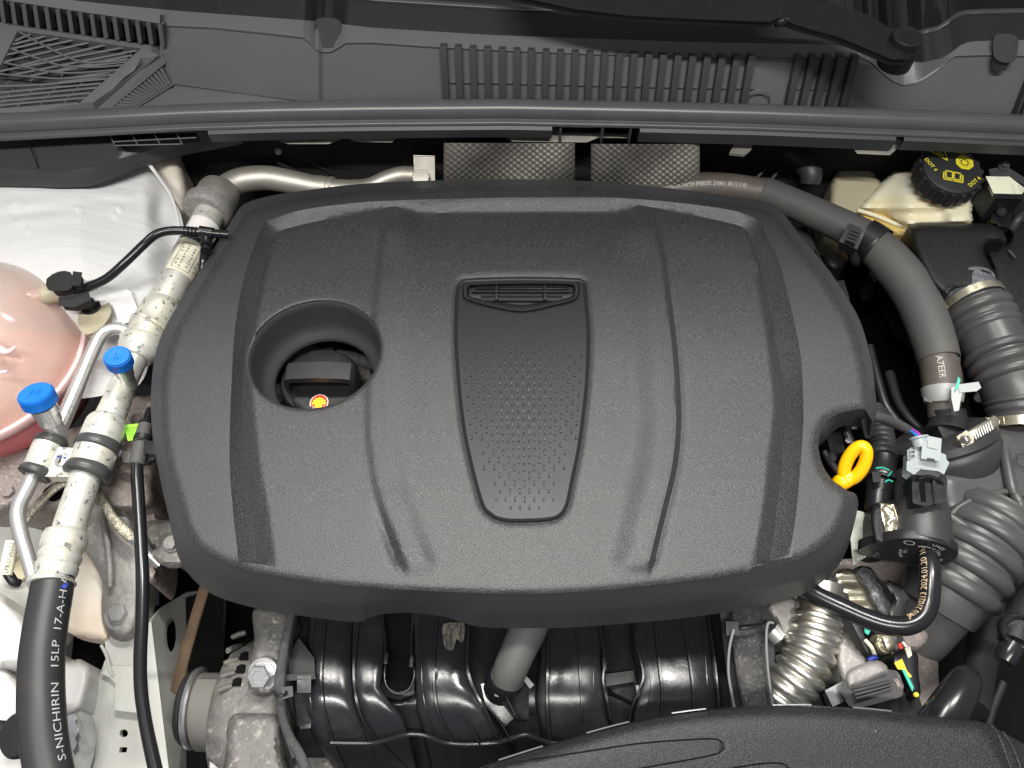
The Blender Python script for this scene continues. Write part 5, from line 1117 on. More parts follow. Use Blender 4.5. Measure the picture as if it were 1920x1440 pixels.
for i0, i1 in ((8, 14), (17, 22), (25, 29), (33, 37), (40, 44)):
    MB().tube([t + Vector((0, .0018, -.0002)) for t in tp[i0:i1]], .0006, 8).build('lit_edge_dash', M['steel'] if i0 in (25, 33) else M['cowl'], fc)  # pale and steel beads paint in the lit dashes of the rear edge
# ================================================================ big coolant hose across the rear corner
ch = thing('coolant_hose', W(1600, 450, -.03), 'large grey coolant hose with foam sleeve arching round the rear corner of the engine cover', 'hose')
o, P, r = hose('bare_hose', [(1160,420,-.05,24),(1196,386,-.044,26),(1246,361,-.038,28),(1306,352,-.034,28),(1370,353,-.033,27),(1440,362,-.032,25)], M['brownhose'], ch, n=28)
fr_ = frames(P)
def ang2(P, i, dx):
    t, x, y = frames(P)[i]; c = (CAM - P[i]).normalized(); c = (c - t * c.dot(t)).normalized(); s = t.cross(c); d = s * dx + c * math.sqrt(1 - dx * dx); return math.atan2(d.dot(y), d.dot(x))
text_tube('hose_print', '10-11 S1108 11040HZ 26038B68 HG-NH 3WAES E73', P, r, .60, ang2(P, 28, -.30), .0075, M['cprint'], o, flip=-1, bold=.004, fit=.098)
_o, P, r = hose('foam_sleeve', [(1430,360,-.032,25),(1436,362,-.032,28),(1480,379,-.029,28),(1522,397,-.027,28.5),(1570,419,-.026,30),(1605,437,-.026,32),(1640,461,-.027,35),(1675,497,-.029,38),(1702,531,-.032,39),(1722,565,-.035,39),(1741,610,-.040,39),(1754,650,-.046,38),(1760,674,-.049,37),(1760.5,676,-.049,34)], M['foam'], ch, n=32); sP, sR = P, r
o, P, r = hose('bare_hose', [(1752,650,-.046,32),(1762,690,-.051,34.5),(1766,715,-.055,35),(1768,740,-.059,33),(1769,762,-.064,29),(1770,785,-.068,27)], M['brownhose'], ch, n=28)
text_tube('hose_print', '55 A7EER', P, r, .30, ang2(P, 14, -.05), .0085, M['cprint'], o, flip=1, bold=.004)
hc = thing('hose_clip', W(1612, 450, -.02), 'black plastic clip ring strapped round the foam sleeved coolant hose', 'hose clip')
band_on('clip_ring', sP, sR, .425, .49, 1.12, M['black'], hc)
zc = -.001
plate('clip_block', [(1592,420,zc+.002),(1622,430,zc+.002),(1606,466,zc-.006),(1576,452,zc-.006)], .012, M['black'], hc, bev=.0015)
plate('clip_step', [(1598,426,zc+.005),(1616,433,zc+.005),(1604,458,zc-.001),(1586,450,zc-.001)], .006, M['matt'], hc, bev=.001)
for k in range(4): hose('clip_ridge', [(1597 - k * 3, 431 + k * 6, zc + .0056 - k * .0016, 1.5), (1613 - k * 3, 437 + k * 6, zc + .0056 - k * .0016, 1.5)], M['black'], hc, n=6, k=1)
hose('clip_foot', [(1596,470,-.02,9),(1603,488,-.03,9),(1606,496,-.035,6)], M['black'], hc)
sc_ = thing('spring_clamp', W(1768, 745, -.05), 'grey spring clamp with upright tabs round the lower end of the coolant hose', 'spring clamp')
band_on('band', P, r, .60, .78, 1.09, M['zinc'], sc_)
plate('band_slot', [(1732,744,-.030),(1745,749,-.029),(1747,755,-.030),(1734,751,-.031)], .001, M['ink'], sc_, bev=.0003)
plate('clamp_tab', [(1786,728,-.03),(1800,722,-.028),(1808,724,-.028),(1800,742,-.03),(1796,768,-.034),(1790,770,-.035),(1786,746,-.032)], .006, M['zinc'], sc_, bev=.0012)
plate('clamp_tab', [(1798,722,-.028),(1834,717,-.026),(1838,726,-.026),(1830,732,-.027),(1800,735,-.029)], .0015, M['zinc'], sc_, bev=.001)
plate('teal_dab', [(1797,706,-.026),(1801,712,-.026),(1796,728,-.028),(1790,734,-.029),(1792,724,-.028)], .0004, M['teal'], sc_, bev=.0001)
# dark clutter in the hole behind the cover corner
ks = thing('transmission_bracket', W(1570, 480, -.08), 'dim black rubber knobs and brackets in the shade under the coolant hose', 'bracket')
blob('rubber_knob', [(1545,478),(1555,470),(1578,470),(1590,482),(1584,500),(1566,508),(1548,498)], -.07, .012, 16, M['matt'], ks, step=5)
blob('rubber_knob', [(1628,515),(1645,508),(1660,514),(1655,528),(1636,534)], -.09, .008, 12, M['matt'], ks, step=5)
plate('dark_bracket', [(1492,430,-.06),(1510,425,-.06),(1530,470,-.06),(1545,500,-.07),(1530,500,-.07)], .01, M['matt'], ks)
plate('blue_grey_box', [(1584,582,-.05),(1597,584,-.05),(1624,652,-.055),(1614,652,-.055)], .03, mat('slate_plastic', (.12, .14, .19), .5), ks, bev=.002)
dome_bolt('pin', W(1620, 649, -.05), (0, 0, 1), .002, M['zinc'], ks)
plate('dark_cap', [(1566,530,-.05),(1580,528,-.05),(1588,560,-.05),(1580,572,-.05),(1572,560,-.05)], .02, M['matt'], ks, bev=.003)
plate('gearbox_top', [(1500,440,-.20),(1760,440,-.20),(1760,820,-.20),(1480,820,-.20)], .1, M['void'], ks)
hose('dark_conduit', [(1630,650,-.09,8),(1642,700,-.09,9),(1660,760,-.09,9),(1690,800,-.09,8)], M['black'], ks)
hose('dark_conduit', [(1668,700,-.12,9),(1684,752,-.115,8),(1706,785,-.11,7),(1730,806,-.11,6)], M['rubber'], ks)
# hoses behind, up by the bulkhead
rh = thing('wrapped_hose_end', W(1505, 320, -.03), 'plastic wrapped black hose end in the shade under the scuttle trim', 'hose')
hose('wrapped_hose', [(1440,272,-.03,10),(1460,280,-.03,16),(1485,290,-.03,19),(1508,305,-.032,22),(1520,325,-.036,21),(1518,345,-.045,18)], M['rubber'], rh, n=20)
hose('thin_pipe', [(1418,335,-.05,3),(1440,312,-.05,3),(1462,296,-.05,3)], M['duct'], rh, n=8); hose('thin_pipe', [(1445,338,-.05,3),(1462,318,-.05,3),(1480,300,-.05,3)], M['duct'], rh, n=8)
# ================================================================ brake fluid reservoir
bf = thing('brake_reservoir', W(1730, 370, -.02), 'yellowed white brake fluid reservoir with ribbed black screw cap and yellow print', 'fluid reservoir')
def zbf(P):
    x, y = P[:, 0], P[:, 1]; return -.020 * sm((1715 - x) / 70.) - .012 * sm((y - 385) / 20.) * sm((1790 - x) / 30.)
blob('tank_top', [(1613,392),(1640,355),(1672,324),(1690,320),(1720,322),(1800,335),(1822,378),(1822,398),(1815,418),(1715,424),(1700,424),(1660,408)], -.035, .012, 13, M['cremetank'], bf, step=5, skirt=.02, fn=zbf)
blob('tank_base', [(1606,396),(1625,380),(1660,395),(1712,418),(1815,416),(1815,440),(1710,448),(1695,450),(1650,428),(1615,410)], -.062, .006, 8, M['ambertank'], bf, step=6, skirt=.05)
hose('weld_seam', [(1608,394,-.050,4),(1640,404,-.052,4),(1680,420,-.054,4),(1708,428,-.054,4)], M['cremetank'], bf)
blob('rear_chamber', [(1556,400),(1560,340),(1572,306),(1600,304),(1634,310),(1644,330),(1660,350),(1640,372),(1618,392),(1600,420),(1575,415)], -.062, .01, 14, M['dimtank'], bf, step=7, skirt=.06)
cc = W(1768, 340, -.010); ax = Vector((.02, -.16, 1)).normalized(); rc_ = 57 * mpp(cc)
MB().lathe(cc, ax, [(-.02, rc_ * .7), (.002, rc_ * .72)], 40, False, False).build('neck', M['cremetank'], bf)
cap = MB().lathe(cc, ax, [(.0, rc_ * .95), (.001, rc_), (.018, rc_ * .97), (.0212, rc_ * .93), (.0222, rc_ * .88), (.0220, .001)], 72).build('screw_cap', M['capb'], bf, smooth=35)
x = (RT - ax * RT.dot(ax)).normalized(); y = ax.cross(x)
for k in range(18):
    a = 2 * math.pi * k / 18; d = x * math.cos(a) + y * math.sin(a)
    MB().box(cc + ax * .010 + d * rc_ * 1.0, d * .0016, ax.cross(d) * .0026, ax * .009, .0008).build('cap_rib', M['capb'], cap)
ct_ = cc + ax * .0226
def ring2(c, r0, r1, seg=8, a0=0.0):
    V = []; F = []
    for k in range(seg):
        a = a0 + 2 * math.pi * k / seg; d = x * math.cos(a) + y * math.sin(a); V += [c + d * r0, c + d * r1]
    for k in range(seg): i, j = 2 * k, 2 * ((k + 1) % seg); F.append((i, i + 1, j + 1, j))
    return V, F
def strokes(name, polys, w_, m=M['yprint']):
    b = MB()
    for pl in polys:
        for (x0, y0), (x1, y1) in zip(pl, pl[1:]):
            p, q_ = ct_ + x * x0 + y * y0, ct_ + x * x1 + y * y1; t = (q_ - p); 
            if t.length < 1e-7: continue
            t.normalize(); n_ = ax.cross(t) * w_ / 2; b.add([p - n_ - t * w_ * .4, p + n_ - t * w_ * .4, q_ + n_ + t * w_ * .4, q_ - n_ + t * w_ * .4], [(0, 1, 2, 3)])
    b.build(name, m, cap, smooth=0, kind='stuff')
u = rc_ / 57
rot = lambda pl, a, ox, oy: [((px * math.cos(a) - py * math.sin(a) + ox) * u, (px * math.sin(a) + py * math.cos(a) + oy) * u) for px, py in pl]
a_ = R_(-14)
strokes('open_book_mark', [rot(p, a_, -4, -16) for p in ([(-13,-8),(-13,8),(-1,8),(-1,-8),(-13,-8)], [(1,-8),(1,8),(13,8),(13,-8),(1,-8)], [(-13,4),(-17,4),(-17,-12),(0,-12),(17,-12),(17,4),(13,4)])], 2.6 * u)
strokes('warning_triangle', [rot([(-17,9),(12,15),(17,-8),(-17,9)], R_(-12), -22, 30), rot([(2,6),(8,4)], 0, -20, 28), rot([(-2,8),(6,10),(8,2)], 0, -22, 26)], 2.4 * u)
V, F = ring2(ct_ + x * 24 * u + y * 14 * u, 11 * u, 17 * u, 8, .2); mesh_obj('octagon_mark', V, F, M['yprint'], cap, smooth=0)
V, F = ring2(ct_ + x * 24 * u + y * 14 * u, 7.6 * u, 10 * u, 20); mesh_obj('disc_mark', V, F, M['yprint'], cap, smooth=0)
V, F = ring2(ct_ + x * 24 * u + y * 14 * u, 0.1 * u, 5.5 * u, 20); mesh_obj('disc_mark', V, F, M['yprint'], cap, smooth=0)
for s_, px, py, an in (('DOT 4', -40, 8, R_(-62)), ('DOT 4', 32, -30, R_(38)), ('DOT 4', 14, 40, R_(160))):
    text_flat('dot_lettering', s_, ct_ + x * px * u + y * py * u, x * math.cos(an) + y * math.sin(an), -x * math.sin(an) + y * math.cos(an), 10.5 * u, M['yprint'], cap, bold=.02, lift=.0001)
# ================================================================ air filter box and dark battery side
ab = thing('air_filter_box', W(1790, 490, -.02), 'grained black plastic air filter box below the brake fluid reservoir', 'air box')
blob('box_lid', [(1702,430),(1712,420),(1730,417),(1800,418),(1862,422),(1884,440),(1886,455),(1868,456),(1850,458),(1844,468),(1850,484),(1876,536),(1876,548),(1860,545),(1790,545),(1772,556),(1740,530),(1716,480)], -.028, .016, 18, M['airbox'], ab, step=6, skirt=.09, rnd=4)
blob('box_body', [(1690,440),(1712,430),(1772,540),(1782,600),(1750,560),(1700,480)], -.07, .006, 8, M['airbox'], ab, step=7, skirt=.08)
blob('side_box', [(1846,468),(1856,458),(1886,456),(1890,440),(1874,422),(1840,424),(1836,380),(1850,372),(1990,372),(1990,760),(1920,700),(1900,640),(1890,590),(1872,548)], -.052, .010, 16, M['airbox'], ab, step=9, skirt=.1, rnd=4)
hose('lid_notch', [(1892,470,-.037,2.5),(1904,484,-.037,2.5)], M['ink'], ab)
rl = thing('relay_block', W(1880, 370, .0), 'small black relay with cream top and orange triangle mark at the bay edge', 'relay')
def zr_(P): return np.zeros(len(P))
plate('relay_body', [(1850,338,.002),(1892,338,.002),(1924,360,.0),(1918,372,-.001),(1868,370,-.001)], .034, M['black'], rl, bev=.002)
plate('relay_top', [(1851,332,.004),(1892,333,.004),(1920,354,.003),(1914,362,.002),(1864,361,.002)], .005, M['relay'], rl, bev=.0018)
p0 = W(1895, 381, -.014); mesh_obj('triangle_mark', [p0 + Vector((-.0042, 0, .006)), p0 + Vector((.0044, 0, .0055)), p0 + Vector((.0008, -.003, -.003))], [(0, 1, 2)], M['orange'], rl, smooth=0)
text_flat('relay_print', '12V 35A', W(1886, 371, -.006) + Vector((0, -.0042, 0)), (1, .05, 0), (0, -.5, .85), .0042, M['cprint'], rl)
blob('relay_socket', [(1858,398),(1875,380),(1900,392),(1902,412),(1890,430),(1870,428),(1856,412)], -.03, .008, 8, M['shiny'], rl, step=5, skirt=.04)
MB().lathe(W(1876, 398, -.020), (-.1, -.5, .8), [(-.01, .006), (.004, .006), (.005, .0045), (.003, .004)], 16).build('plug_tip', M['shiny'], rl)
hose('relay_wires', [(1896,430,-.03,8),(1910,410,-.02,9),(1930,395,-.02,9)], M['rubber'], rl)
plate('mount_arm', [(1856,318,.0),(1886,312,.0),(1930,340,-.002),(1930,352,-.002),(1892,330,0),(1858,330,0)], .004, M['duct'], rl, bev=.001)
dome_bolt('arm_bolt', W(1882, 312, .002), (0, -.2, 1), .0045, M['duct'], rl)
# ================================================================ intake ducting
def bell(name, pts, m, par, rid, n=48, samples=110):  # rid: list of (position 0-1, width, height fraction)
    P, r = path(pts, 14); L = sum((P[i] - P[i - 1]).length for i in range(1, len(P))); P, r = resample(P, r, L / samples)
    rr = []
    for i in range(len(P)):
        t = i / (len(P) - 1); k = 1
        for c, w_, h in rid:
            d = abs(t - c) / w_
            if d < 1: k += h * math.sqrt(max(0, 1 - d * d))
        rr.append(r[i] * k)
    return MB().tube(P, rr, n).build(name, m, par, smooth=40)
i1 = thing('intake_bellows', W(1870, 650, -.03), 'grey black rubber intake bellows leaving the air filter box', 'intake duct')
bell('bellows', [(1826,574,-.040,56),(1842,602,-.042,57),(1862,640,-.044,57),(1882,680,-.046,57),(1898,716,-.05,58),(1908,748,-.056,56),(1912,775,-.062,54),(1914,790,-.066,52)], M['duct'], i1,
     [(.06,.045,.10),(.155,.04,.10),(.235,.035,.08),(.46,.035,.14),(.545,.035,.15),(.63,.035,.13),(.84,.02,.05),(.9,.02,.05)])
nb = thing('air_box_neck', W(1815, 555, -.04), 'dusty grey outlet neck of the air filter box above the bellows clamp', 'duct neck')
bell('neck_tube', [(1800,535,-.045,52),(1812,553,-.042,54),(1826,574,-.041,55)], mat('frosted_black_plastic', (.10, .105, .12), .6, mott=(160, (.22, .23, .26), .5, .7), bump=(300, .5, 3)), nb, [(.3,.08,.06)], samples=30)
def clamp(label, A, B, r, up_at, nm='hose_clamp'):
    A, B = W(*A), W(*B); z_ = (B - A).normalized(); c = thing(nm, A, label, 'hose clamp', 'worm drive hose clamps')
    rr = r * mpp(A); L = (B - A).length
    MB().lathe(A, z_, [(0, rr * .97), (0, rr), (.0006, rr * 1.012), (L - .0006, rr * 1.012), (L, rr), (L, rr * .97)], 56, False, False).build('band', M['gold'], c, smooth=30)
    cv_ = (CAM - A).normalized(); cv_ = (cv_ - z_ * cv_.dot(z_)).normalized(); s = z_.cross(cv_)
    def at(a, rad, t): return A + z_ * t + (cv_ * math.cos(a) + s * math.sin(a)) * rad
    a0 = up_at
    for k in range(9):
        a = a0 + (k - 4) * .055; d = (cv_ * math.cos(a) + s * math.sin(a)); tt = z_.cross(d)
        MB().box(at(a, rr * 1.02, L / 2), d * .0008, tt * .0009, z_ * (L * .36), .0003).build('screw_thread', M['gold'], c)
    a = a0 + .42; d = (cv_ * math.cos(a) + s * math.sin(a)); tt = z_.cross(d)
    MB().box(at(a, rr * 1.05, L / 2), d * .0035, tt * .006, z_ * (L * .48), .001).build('worm_housing', M['gold'], c)
    p = at(a, rr * 1.06, L / 2) + tt * .007
    MB().lathe(p, tt, [(-.002, .0035), (.005, .0035), (.006, .003), (.0062, .0005)], 6).build('worm_screw', M['steel'], c, smooth=20)
    return c
clamp('brass tinted worm clamp at the air filter box end of the intake bellows', (1819,563,-.041), (1827,575,-.041), 58, .92)
clamp('brass tinted worm clamp at the lower end of the intake bellows beside the duct elbow', (1913,782,-.064), (1915,800,-.068), 56, .72)
# resonator duct: elbow, flared body, ribbed bellows
i2 = thing('intake_elbow', W(1830, 900, -.06), 'large grey intake elbow with stacked bellows ribs in front of the coolant hose', 'intake duct')
def elbow_fn(P):
    x, y = P[:, 0], P[:, 1]; return -.00010 * np.maximum(y - 900, 0)
blob('elbow_body', [(1738,880),(1760,862),(1800,848),(1836,838),(1850,800),(1880,788),(1990,790),(1990,1010),(1930,1012),(1905,1060),(1890,1062),(1850,1036),(1800,1000),(1770,985),(1745,950)], -.085, .034, 52, M['duct'], i2, step=7, skirt=.06, fn=elbow_fn, smooth=80)
hose('body_rib', [(1778,970,-.058,5),(1800,950,-.053,6),(1840,930,-.050,6),(1885,922,-.050,6),(1900,925,-.05,6),(1940,930,-.05,6)], M['duct'], i2)
hose('body_rib', [(1884,840,-.047,8),(1888,870,-.047,10),(1896,910,-.047,10),(1902,928,-.047,8)], M['duct'], i2)
hose('body_rib', [(1902,925,-.048,9),(1912,945,-.048,10),(1920,960,-.052,8)], M['duct'], i2)
bell('bellows', [(1870,968,-.075,78),(1848,1000,-.078,80),(1822,1040,-.084,80),(1796,1080,-.092,80),(1772,1116,-.102,76),(1755,1142,-.11,70)], M['duct'], i2,
     [(.10,.062,.10),(.26,.062,.12),(.42,.062,.13),(.58,.062,.13),(.74,.062,.12)], n=64, samples=150)
hose('body_lip', [(1780,968,-.055,9),(1810,990,-.054,11),(1850,1020,-.054,12),(1885,1046,-.056,12),(1905,1050,-.06,12),(1912,1030,-.06,11),(1930,1012,-.06,11)], M['duct'], i2)
bell('lower_outlet', [(1760,1130,-.11,66),(1735,1165,-.125,62),(1712,1195,-.14,58)], M['duct'], i2, [], samples=20)
MB().lathe(W(1920, 864, -.046), (0, -.1, 1), [(0, .0075), (.0008, .0072), (0, .0066)], 28, False, False).build('moulded_ring', M['duct'], i2)
nk = thing('duct_cuff', W(1770, 830, -.06), 'black rubber cuff tilted between the coolant hose end and the intake elbow', 'rubber cuff')
def cuff(pts, m, name, par, n=56): return MB().tube([W(a, b_, c) for a, b_, c, d in pts], [d * mpp(W(a, b_, c)) for a, b_, c, d in pts], n, True).build(name, m, par, smooth=40)
cuff([(1765,815,-.065,86),(1766,818,-.066,92),(1770,830,-.070,94),(1771,833,-.071,92),(1772,836,-.072,88),(1774,842,-.074,92),(1778,854,-.078,92),(1780,858,-.079,88),(1786,880,-.09,84)], M['rubber'], 'cuff_ring', nk)
hose('cuff_stub', [(1776,770,-.064,32),(1778,790,-.068,33),(1776,815,-.07,40)], M['matt'], nk)
blob('stub_base', [(1755,790),(1790,780),(1810,800),(1800,822),(1765,826)], -.062, .006, 10, M['matt'], nk, step=6)
cl3 = thing('hose_clamp', W(1820, 810, -.035), 'bright worm clamp lying across the black rubber cuff below the spring clamp', 'hose clamp', 'worm drive hose clamps')
hose('band', [(1802,830,-.036,7),(1815,820,-.034,9),(1835,808,-.032,10),(1862,792,-.033,10),(1868,784,-.036,8)], M['gold'], cl3, flat=.3, n=14)
for k in range(8):
    a, b_ = 1828 + k * 4.4, 817 - k * 2.6; hose('screw_thread', [(a - 2, b_ - 8, -.0285, 1.4), (a + 3, b_ + 7, -.0285, 1.4)], M['steel'], cl3, n=6, k=1)
plate('worm_housing', [(1797,820,-.026),(1812,810,-.025),(1824,818,-.025),(1822,828,-.026),(1806,836,-.027)], .008, M['gold'], cl3, bev=.0018)
MB().lathe(W(1812, 824, -.026), (-.8, -.4, .4), [(0, .0045), (.006, .0045), (.007, .0035)], 6).build('worm_screw', M['steel'], cl3)
MB().lathe(W(1846, 738, -.07), (0, -.1, 1), [(-.01, .006), (.003, .0075), (.006, .0065), (.0075, .001)], 24).build('grey_plug', M['lgrey'], nk)
# ================================================================ purge valve
pv = thing('purge_valve', W(1728, 960, -.04), 'black cylindrical purge valve with printed end face and curved rubber hose', 'valve')
A, B = W(1722, 895, -.058), W(1730, 1032, -.050); ax = (B - A).normalized(); L = (B - A).length; k = mpp(B)
MB().lathe(A, ax, [(0, 44 * k), (.001, 46 * k), (L * .46, 47 * k), (L * .47, 52 * k), (L * .98, 53 * k), (L, 51 * k)], 56, True, True).build('can_body', M['matt'] if 0 else mat('satin_black_plastic', (.032, .032, .034), .42, bump=(500, .2, 2, None, .0004), speck=(140, (.10, .10, .11), .66)), pv, smooth=35)
x = (RT - ax * RT.dot(ax)).normalized(); y = ax.cross(x)
def fp(px, py, l=0.0): return B + x * px * k + y * py * k + ax * l
con = cat([(56,8),(50,30),(26,44),(-4,48),(-36,42),(-66,22),(-96,-18),(-104,-40),(-92,-54),(-60,-58),(-28,-50),(8,-46),(36,-34),(52,-14)], 4, True)
MB().rings([[fp(a, b_, -.006) for a, b_ in con], [fp(a, b_, .001) for a, b_ in con], [fp(a * .975, b_ * .97, .003) for a, b_ in con]], True, True, True).build('end_flange', M['black'], pv, smooth=30)
MB().lathe(fp(-70, -38, .003), ax, [(0, .003), (.0015, .0028), (.002, .001)], 14).build('rivet', M['rubber'], pv)
for s_, r_, a0, sz in (('UAES', 38, 22, 11), ('Made  in China', 27, 20, 9), ('Made', 27, -8, 8), ('0280 142', 34, 118, 8), ('F01R 00', 38, -112, 8), ('20 1', 30, -96, 8)):
    a = R_(a0); c = fp(math.sin(a) * r_ , math.cos(a) * r_, .0034); ux = x * math.cos(a) - y * math.sin(a); uy = x * math.sin(a) + y * math.cos(a)
    text_flat('valve_print', s_, c, ux, uy, sz * k, M['wprint'], pv, bold=.01, arc=r_ * k)
mesh_obj('oval_mark', [fp(-34 + dx, 26 + dy, .0034) for r_ in (1.0, .78) for dx, dy in [(10 * r_ * math.cos(t), 7 * r_ * math.sin(t)) for t in np.linspace(0, 2 * math.pi, 20, endpoint=False)]], [(i, (i + 1) % 20, 20 + (i + 1) % 20, 20 + i) for i in range(20)], M['wprint'], pv, smooth=0)
o, P, r = hose('outlet_hose', [(1738,1036,-.048,15),(1742,1050,-.044,17.5),(1745,1075,-.043,18.5),(1744,1105,-.044,18.5),(1740,1135,-.046,18.5),(1726,1160,-.048,18.5),(1700,1173,-.05,18.5),(1665,1172,-.052,18.5),(1625,1160,-.055,18.5),(1575,1138,-.058,18.5),(1530,1116,-.062,18.5),(1490,1090,-.066,18)], M['shiny'], pv, n=24)
text_tube('hose_print', 'JM10 210213 2024.01.20 16:26', P, r, .205, ang2(P, 24, .55), .0082, M['gprint'], o, flip=-1, bold=.004, fit=.082)
hose('hose_collar', [(1740,1046,-.046,18.5),(1743,1058,-.044,18.2),(1744,1068,-.043,18.2)], M['shiny'], pv, k=2)
st = [(1714,888),(1766,884),(1770,902),(1768,936),(1734,944),(1716,940)]
plate('socket', [(a, b_, -.020) for a, b_ in st], .03, M['black'], pv, bev=.003)
hose('socket_lip', [(1722,898,-.017,3),(1740,893,-.016,3),(1762,900,-.017,3),(1768,908,-.02,3)], M['matt'], pv)
plate('socket_slot', [(1724,906,-.0188),(1734,904,-.0188),(1736,940,-.0195),(1728,941,-.0195)], .001, M['void'], pv, bev=.0003)
plate('socket_fin', [(1749,895,-.016),(1753,895,-.016),(1757,944,-.018),(1753,944,-.018)], .006, M['black'], pv, bev=.0008)
gc = thing('grey_connector', W(1738, 850, -.005), 'light grey electrical plug on top of the black purge valve', 'connector')
plate('plug_body', [(1719,840,-.002),(1760,838,-.002),(1764,872,-.004),(1716,876,-.004)], .022, M['lgrey'], gc, bev=.002)
plate('plug_latch', [(1733,818,.006),(1763,824,.006),(1760,862,.004),(1730,858,.004)], .014, M['lgrey'], gc, bev=.0018)
plate('latch_recess', [(1740,824,.0068),(1758,828,.0068),(1757,842,.006),(1739,838,.006)], .001, M['zinc'], gc, bev=.0003)
plate('plug_shroud', [(1704,868,-.002),(1728,858,.0),(1768,858,.0),(1776,868,-.002),(1768,886,-.006),(1760,880,-.005),(1724,876,-.005),(1712,886,-.006),(1703,880,-.004)], .014, M['lgrey'], gc, bev=.002)
plate('side_wing', [(1704,846,-.006),(1716,836,-.006),(1720,860,-.006),(1704,868,-.006)], .012, M['lgrey'], gc, bev=.0015)
plate('side_wing', [(1763,850,-.006),(1771,854,-.006),(1774,872,-.006),(1765,870,-.006)], .012, M['lgrey'], gc, bev=.0015)
for yy in (846, 854, 862): MB().tube([W(1705, yy, -.0035), W(1717, yy - 4, -.0035)], .0009, 6).build('wing_rib', M['zinc'], gc)
MB().lathe(W(1724, 826, .0), W(1720, 810, .002) - W(1726, 830, -.001), [(-.006, .0068), (.001, .0070), (.002, .0082), (.0035, .0082), (.004, .005)], 24).build('seal_cap', M['lgrey'], gc)
hose('latch_slot', [(1738,860,.004,2),(1752,862,.004,2)], M['ink'], gc, n=6)
wr = thing('taped_loom', W(1680, 800, -.03), 'grey cloth taped loom with blue and purple wires feeding the light grey plug', 'wiring harness')
hose('taped_run', [(1600,778,-.06,8),(1636,780,-.045,9.5),(1660,786,-.04,10),(1688,798,-.03,9.5),(1712,812,-.018,8.5)], M['loom'], wr)
hose('wire', [(1708,809,-.016,3),(1716,815,-.010,3),(1724,822,-.006,3)], mat('blue_wire', (.02, .22, .62), .4), wr, n=8)
hose('wire', [(1711,806,-.015,3),(1720,812,-.009,3),(1728,820,-.006,3)], mat('purple_wire', (.30, .05, .36), .4), wr, n=8)
# conduit beside the dipstick
vc = thing('quick_connector', W(1650, 880, -.07), 'black corrugated conduit with flanged collar and teal marks beside the yellow dipstick', 'connector')
hose('conduit', [(1640,770,-.10,20),(1648,800,-.085,23),(1654,835,-.075,24),(1656,862,-.07,25)], M['rubber'], vc, n=24, ridge=(13,.10,.6), k=14)
MB().lathe(W(1658, 858, -.066), W(1650, 912, -.07) - W(1658, 858, -.066), [(0, .0125), (.012, .0128), (.014, .0140), (.020, .0145), (.022, .0180), (.026, .0180), (.027, .013), (.045, .0115), (.060, .011)], 36).build('collar', M['black'], vc, smooth=35)
for pts in ([(1642,878),(1655,877),(1668,882)], [(1672,884),(1668,890),(1664,893)], [(1660,904),(1666,900),(1674,903)]): hose('teal_scribble', [(a, b_, -.046 - .0001 * (b_ - 877), 1.6) for a, b_ in pts], M['teal'], vc, n=6)
plate('release_tab', [(1637,886,-.050),(1650,885,-.050),(1650,902,-.052),(1638,903,-.052)], .004, M['matt'], vc, bev=.001)
hose('dark_tube', [(1648,918,-.075,21),(1650,945,-.08,22),(1648,980,-.09,22)], M['rubber'], vc)
dt = thing('dipstick_clutter', W(1575, 850, -.08), 'dark pipes and small fasteners down in the notch behind the yellow dipstick', 'brackets')
hose('pipe', [(1580,790,-.08,7),(1592,820,-.085,7),(1606,850,-.09,7)], M['duct'], dt); hose('pipe', [(1545,845,-.07,6),(1560,870,-.075,7),(1580,895,-.08,6)], M['rubber'], dt)
dome_bolt('small_bolt', W(1590, 826, -.07), (0, 0, 1), .0022, M['alu2'], dt); dome_bolt('small_bolt', W(1601, 798, -.05), (0, 0, 1), .003, M['alu2'], dt); dome_bolt('small_bolt', W(1559, 858, -.07), (0, -.3, 1), .0035, M['duct'], dt)
plate('dark_block', [(1552,815,-.09),(1575,810,-.09),(1582,845,-.09),(1560,850,-.09)], .02, M['matt'], dt, bev=.002)
# black box with silver sticker beside the valve
sb = thing('solenoid', W(1655, 970, -.05), 'black solenoid with crumpled silver sticker between the purge valve and the engine cover', 'solenoid')
blob('body', [(1630,960),(1645,942),(1690,940),(1696,1000),(1690,1018),(1665,1026),(1640,1020),(1632,1000)], -.062, .016, 12, M['airbox'], sb, step=5, skirt=.04)
v, f, q = field([(1649,942),(1676,946),(1688,985),(1686,1006),(1660,998),(1654,970)], 3, lambda P: -.0445 + .0012 * np.sin(P[:, 0] / 3.1 + np.sin(P[:, 1] / 5.) * 2) * np.cos(P[:, 1] / 6.))
mesh_obj('silver_sticker', v, f, M['gold'], sb, smooth=60)
plate('mount_plate', [(1606,958,-.075),(1628,964,-.075),(1634,1018,-.08),(1642,1024,-.08),(1640,1032,-.08),(1600,1058,-.085),(1596,1000,-.08)], .003, M['greymetal'], sb, bev=.001)
for k in range(5): MB().lathe(W(1608 + k * 4.2, 1048 - k * 1.6, -.0815), (0, 0, 1), [(0, .0007), (.0006, .0005)], 8).build('plate_dot', M['label'], sb)
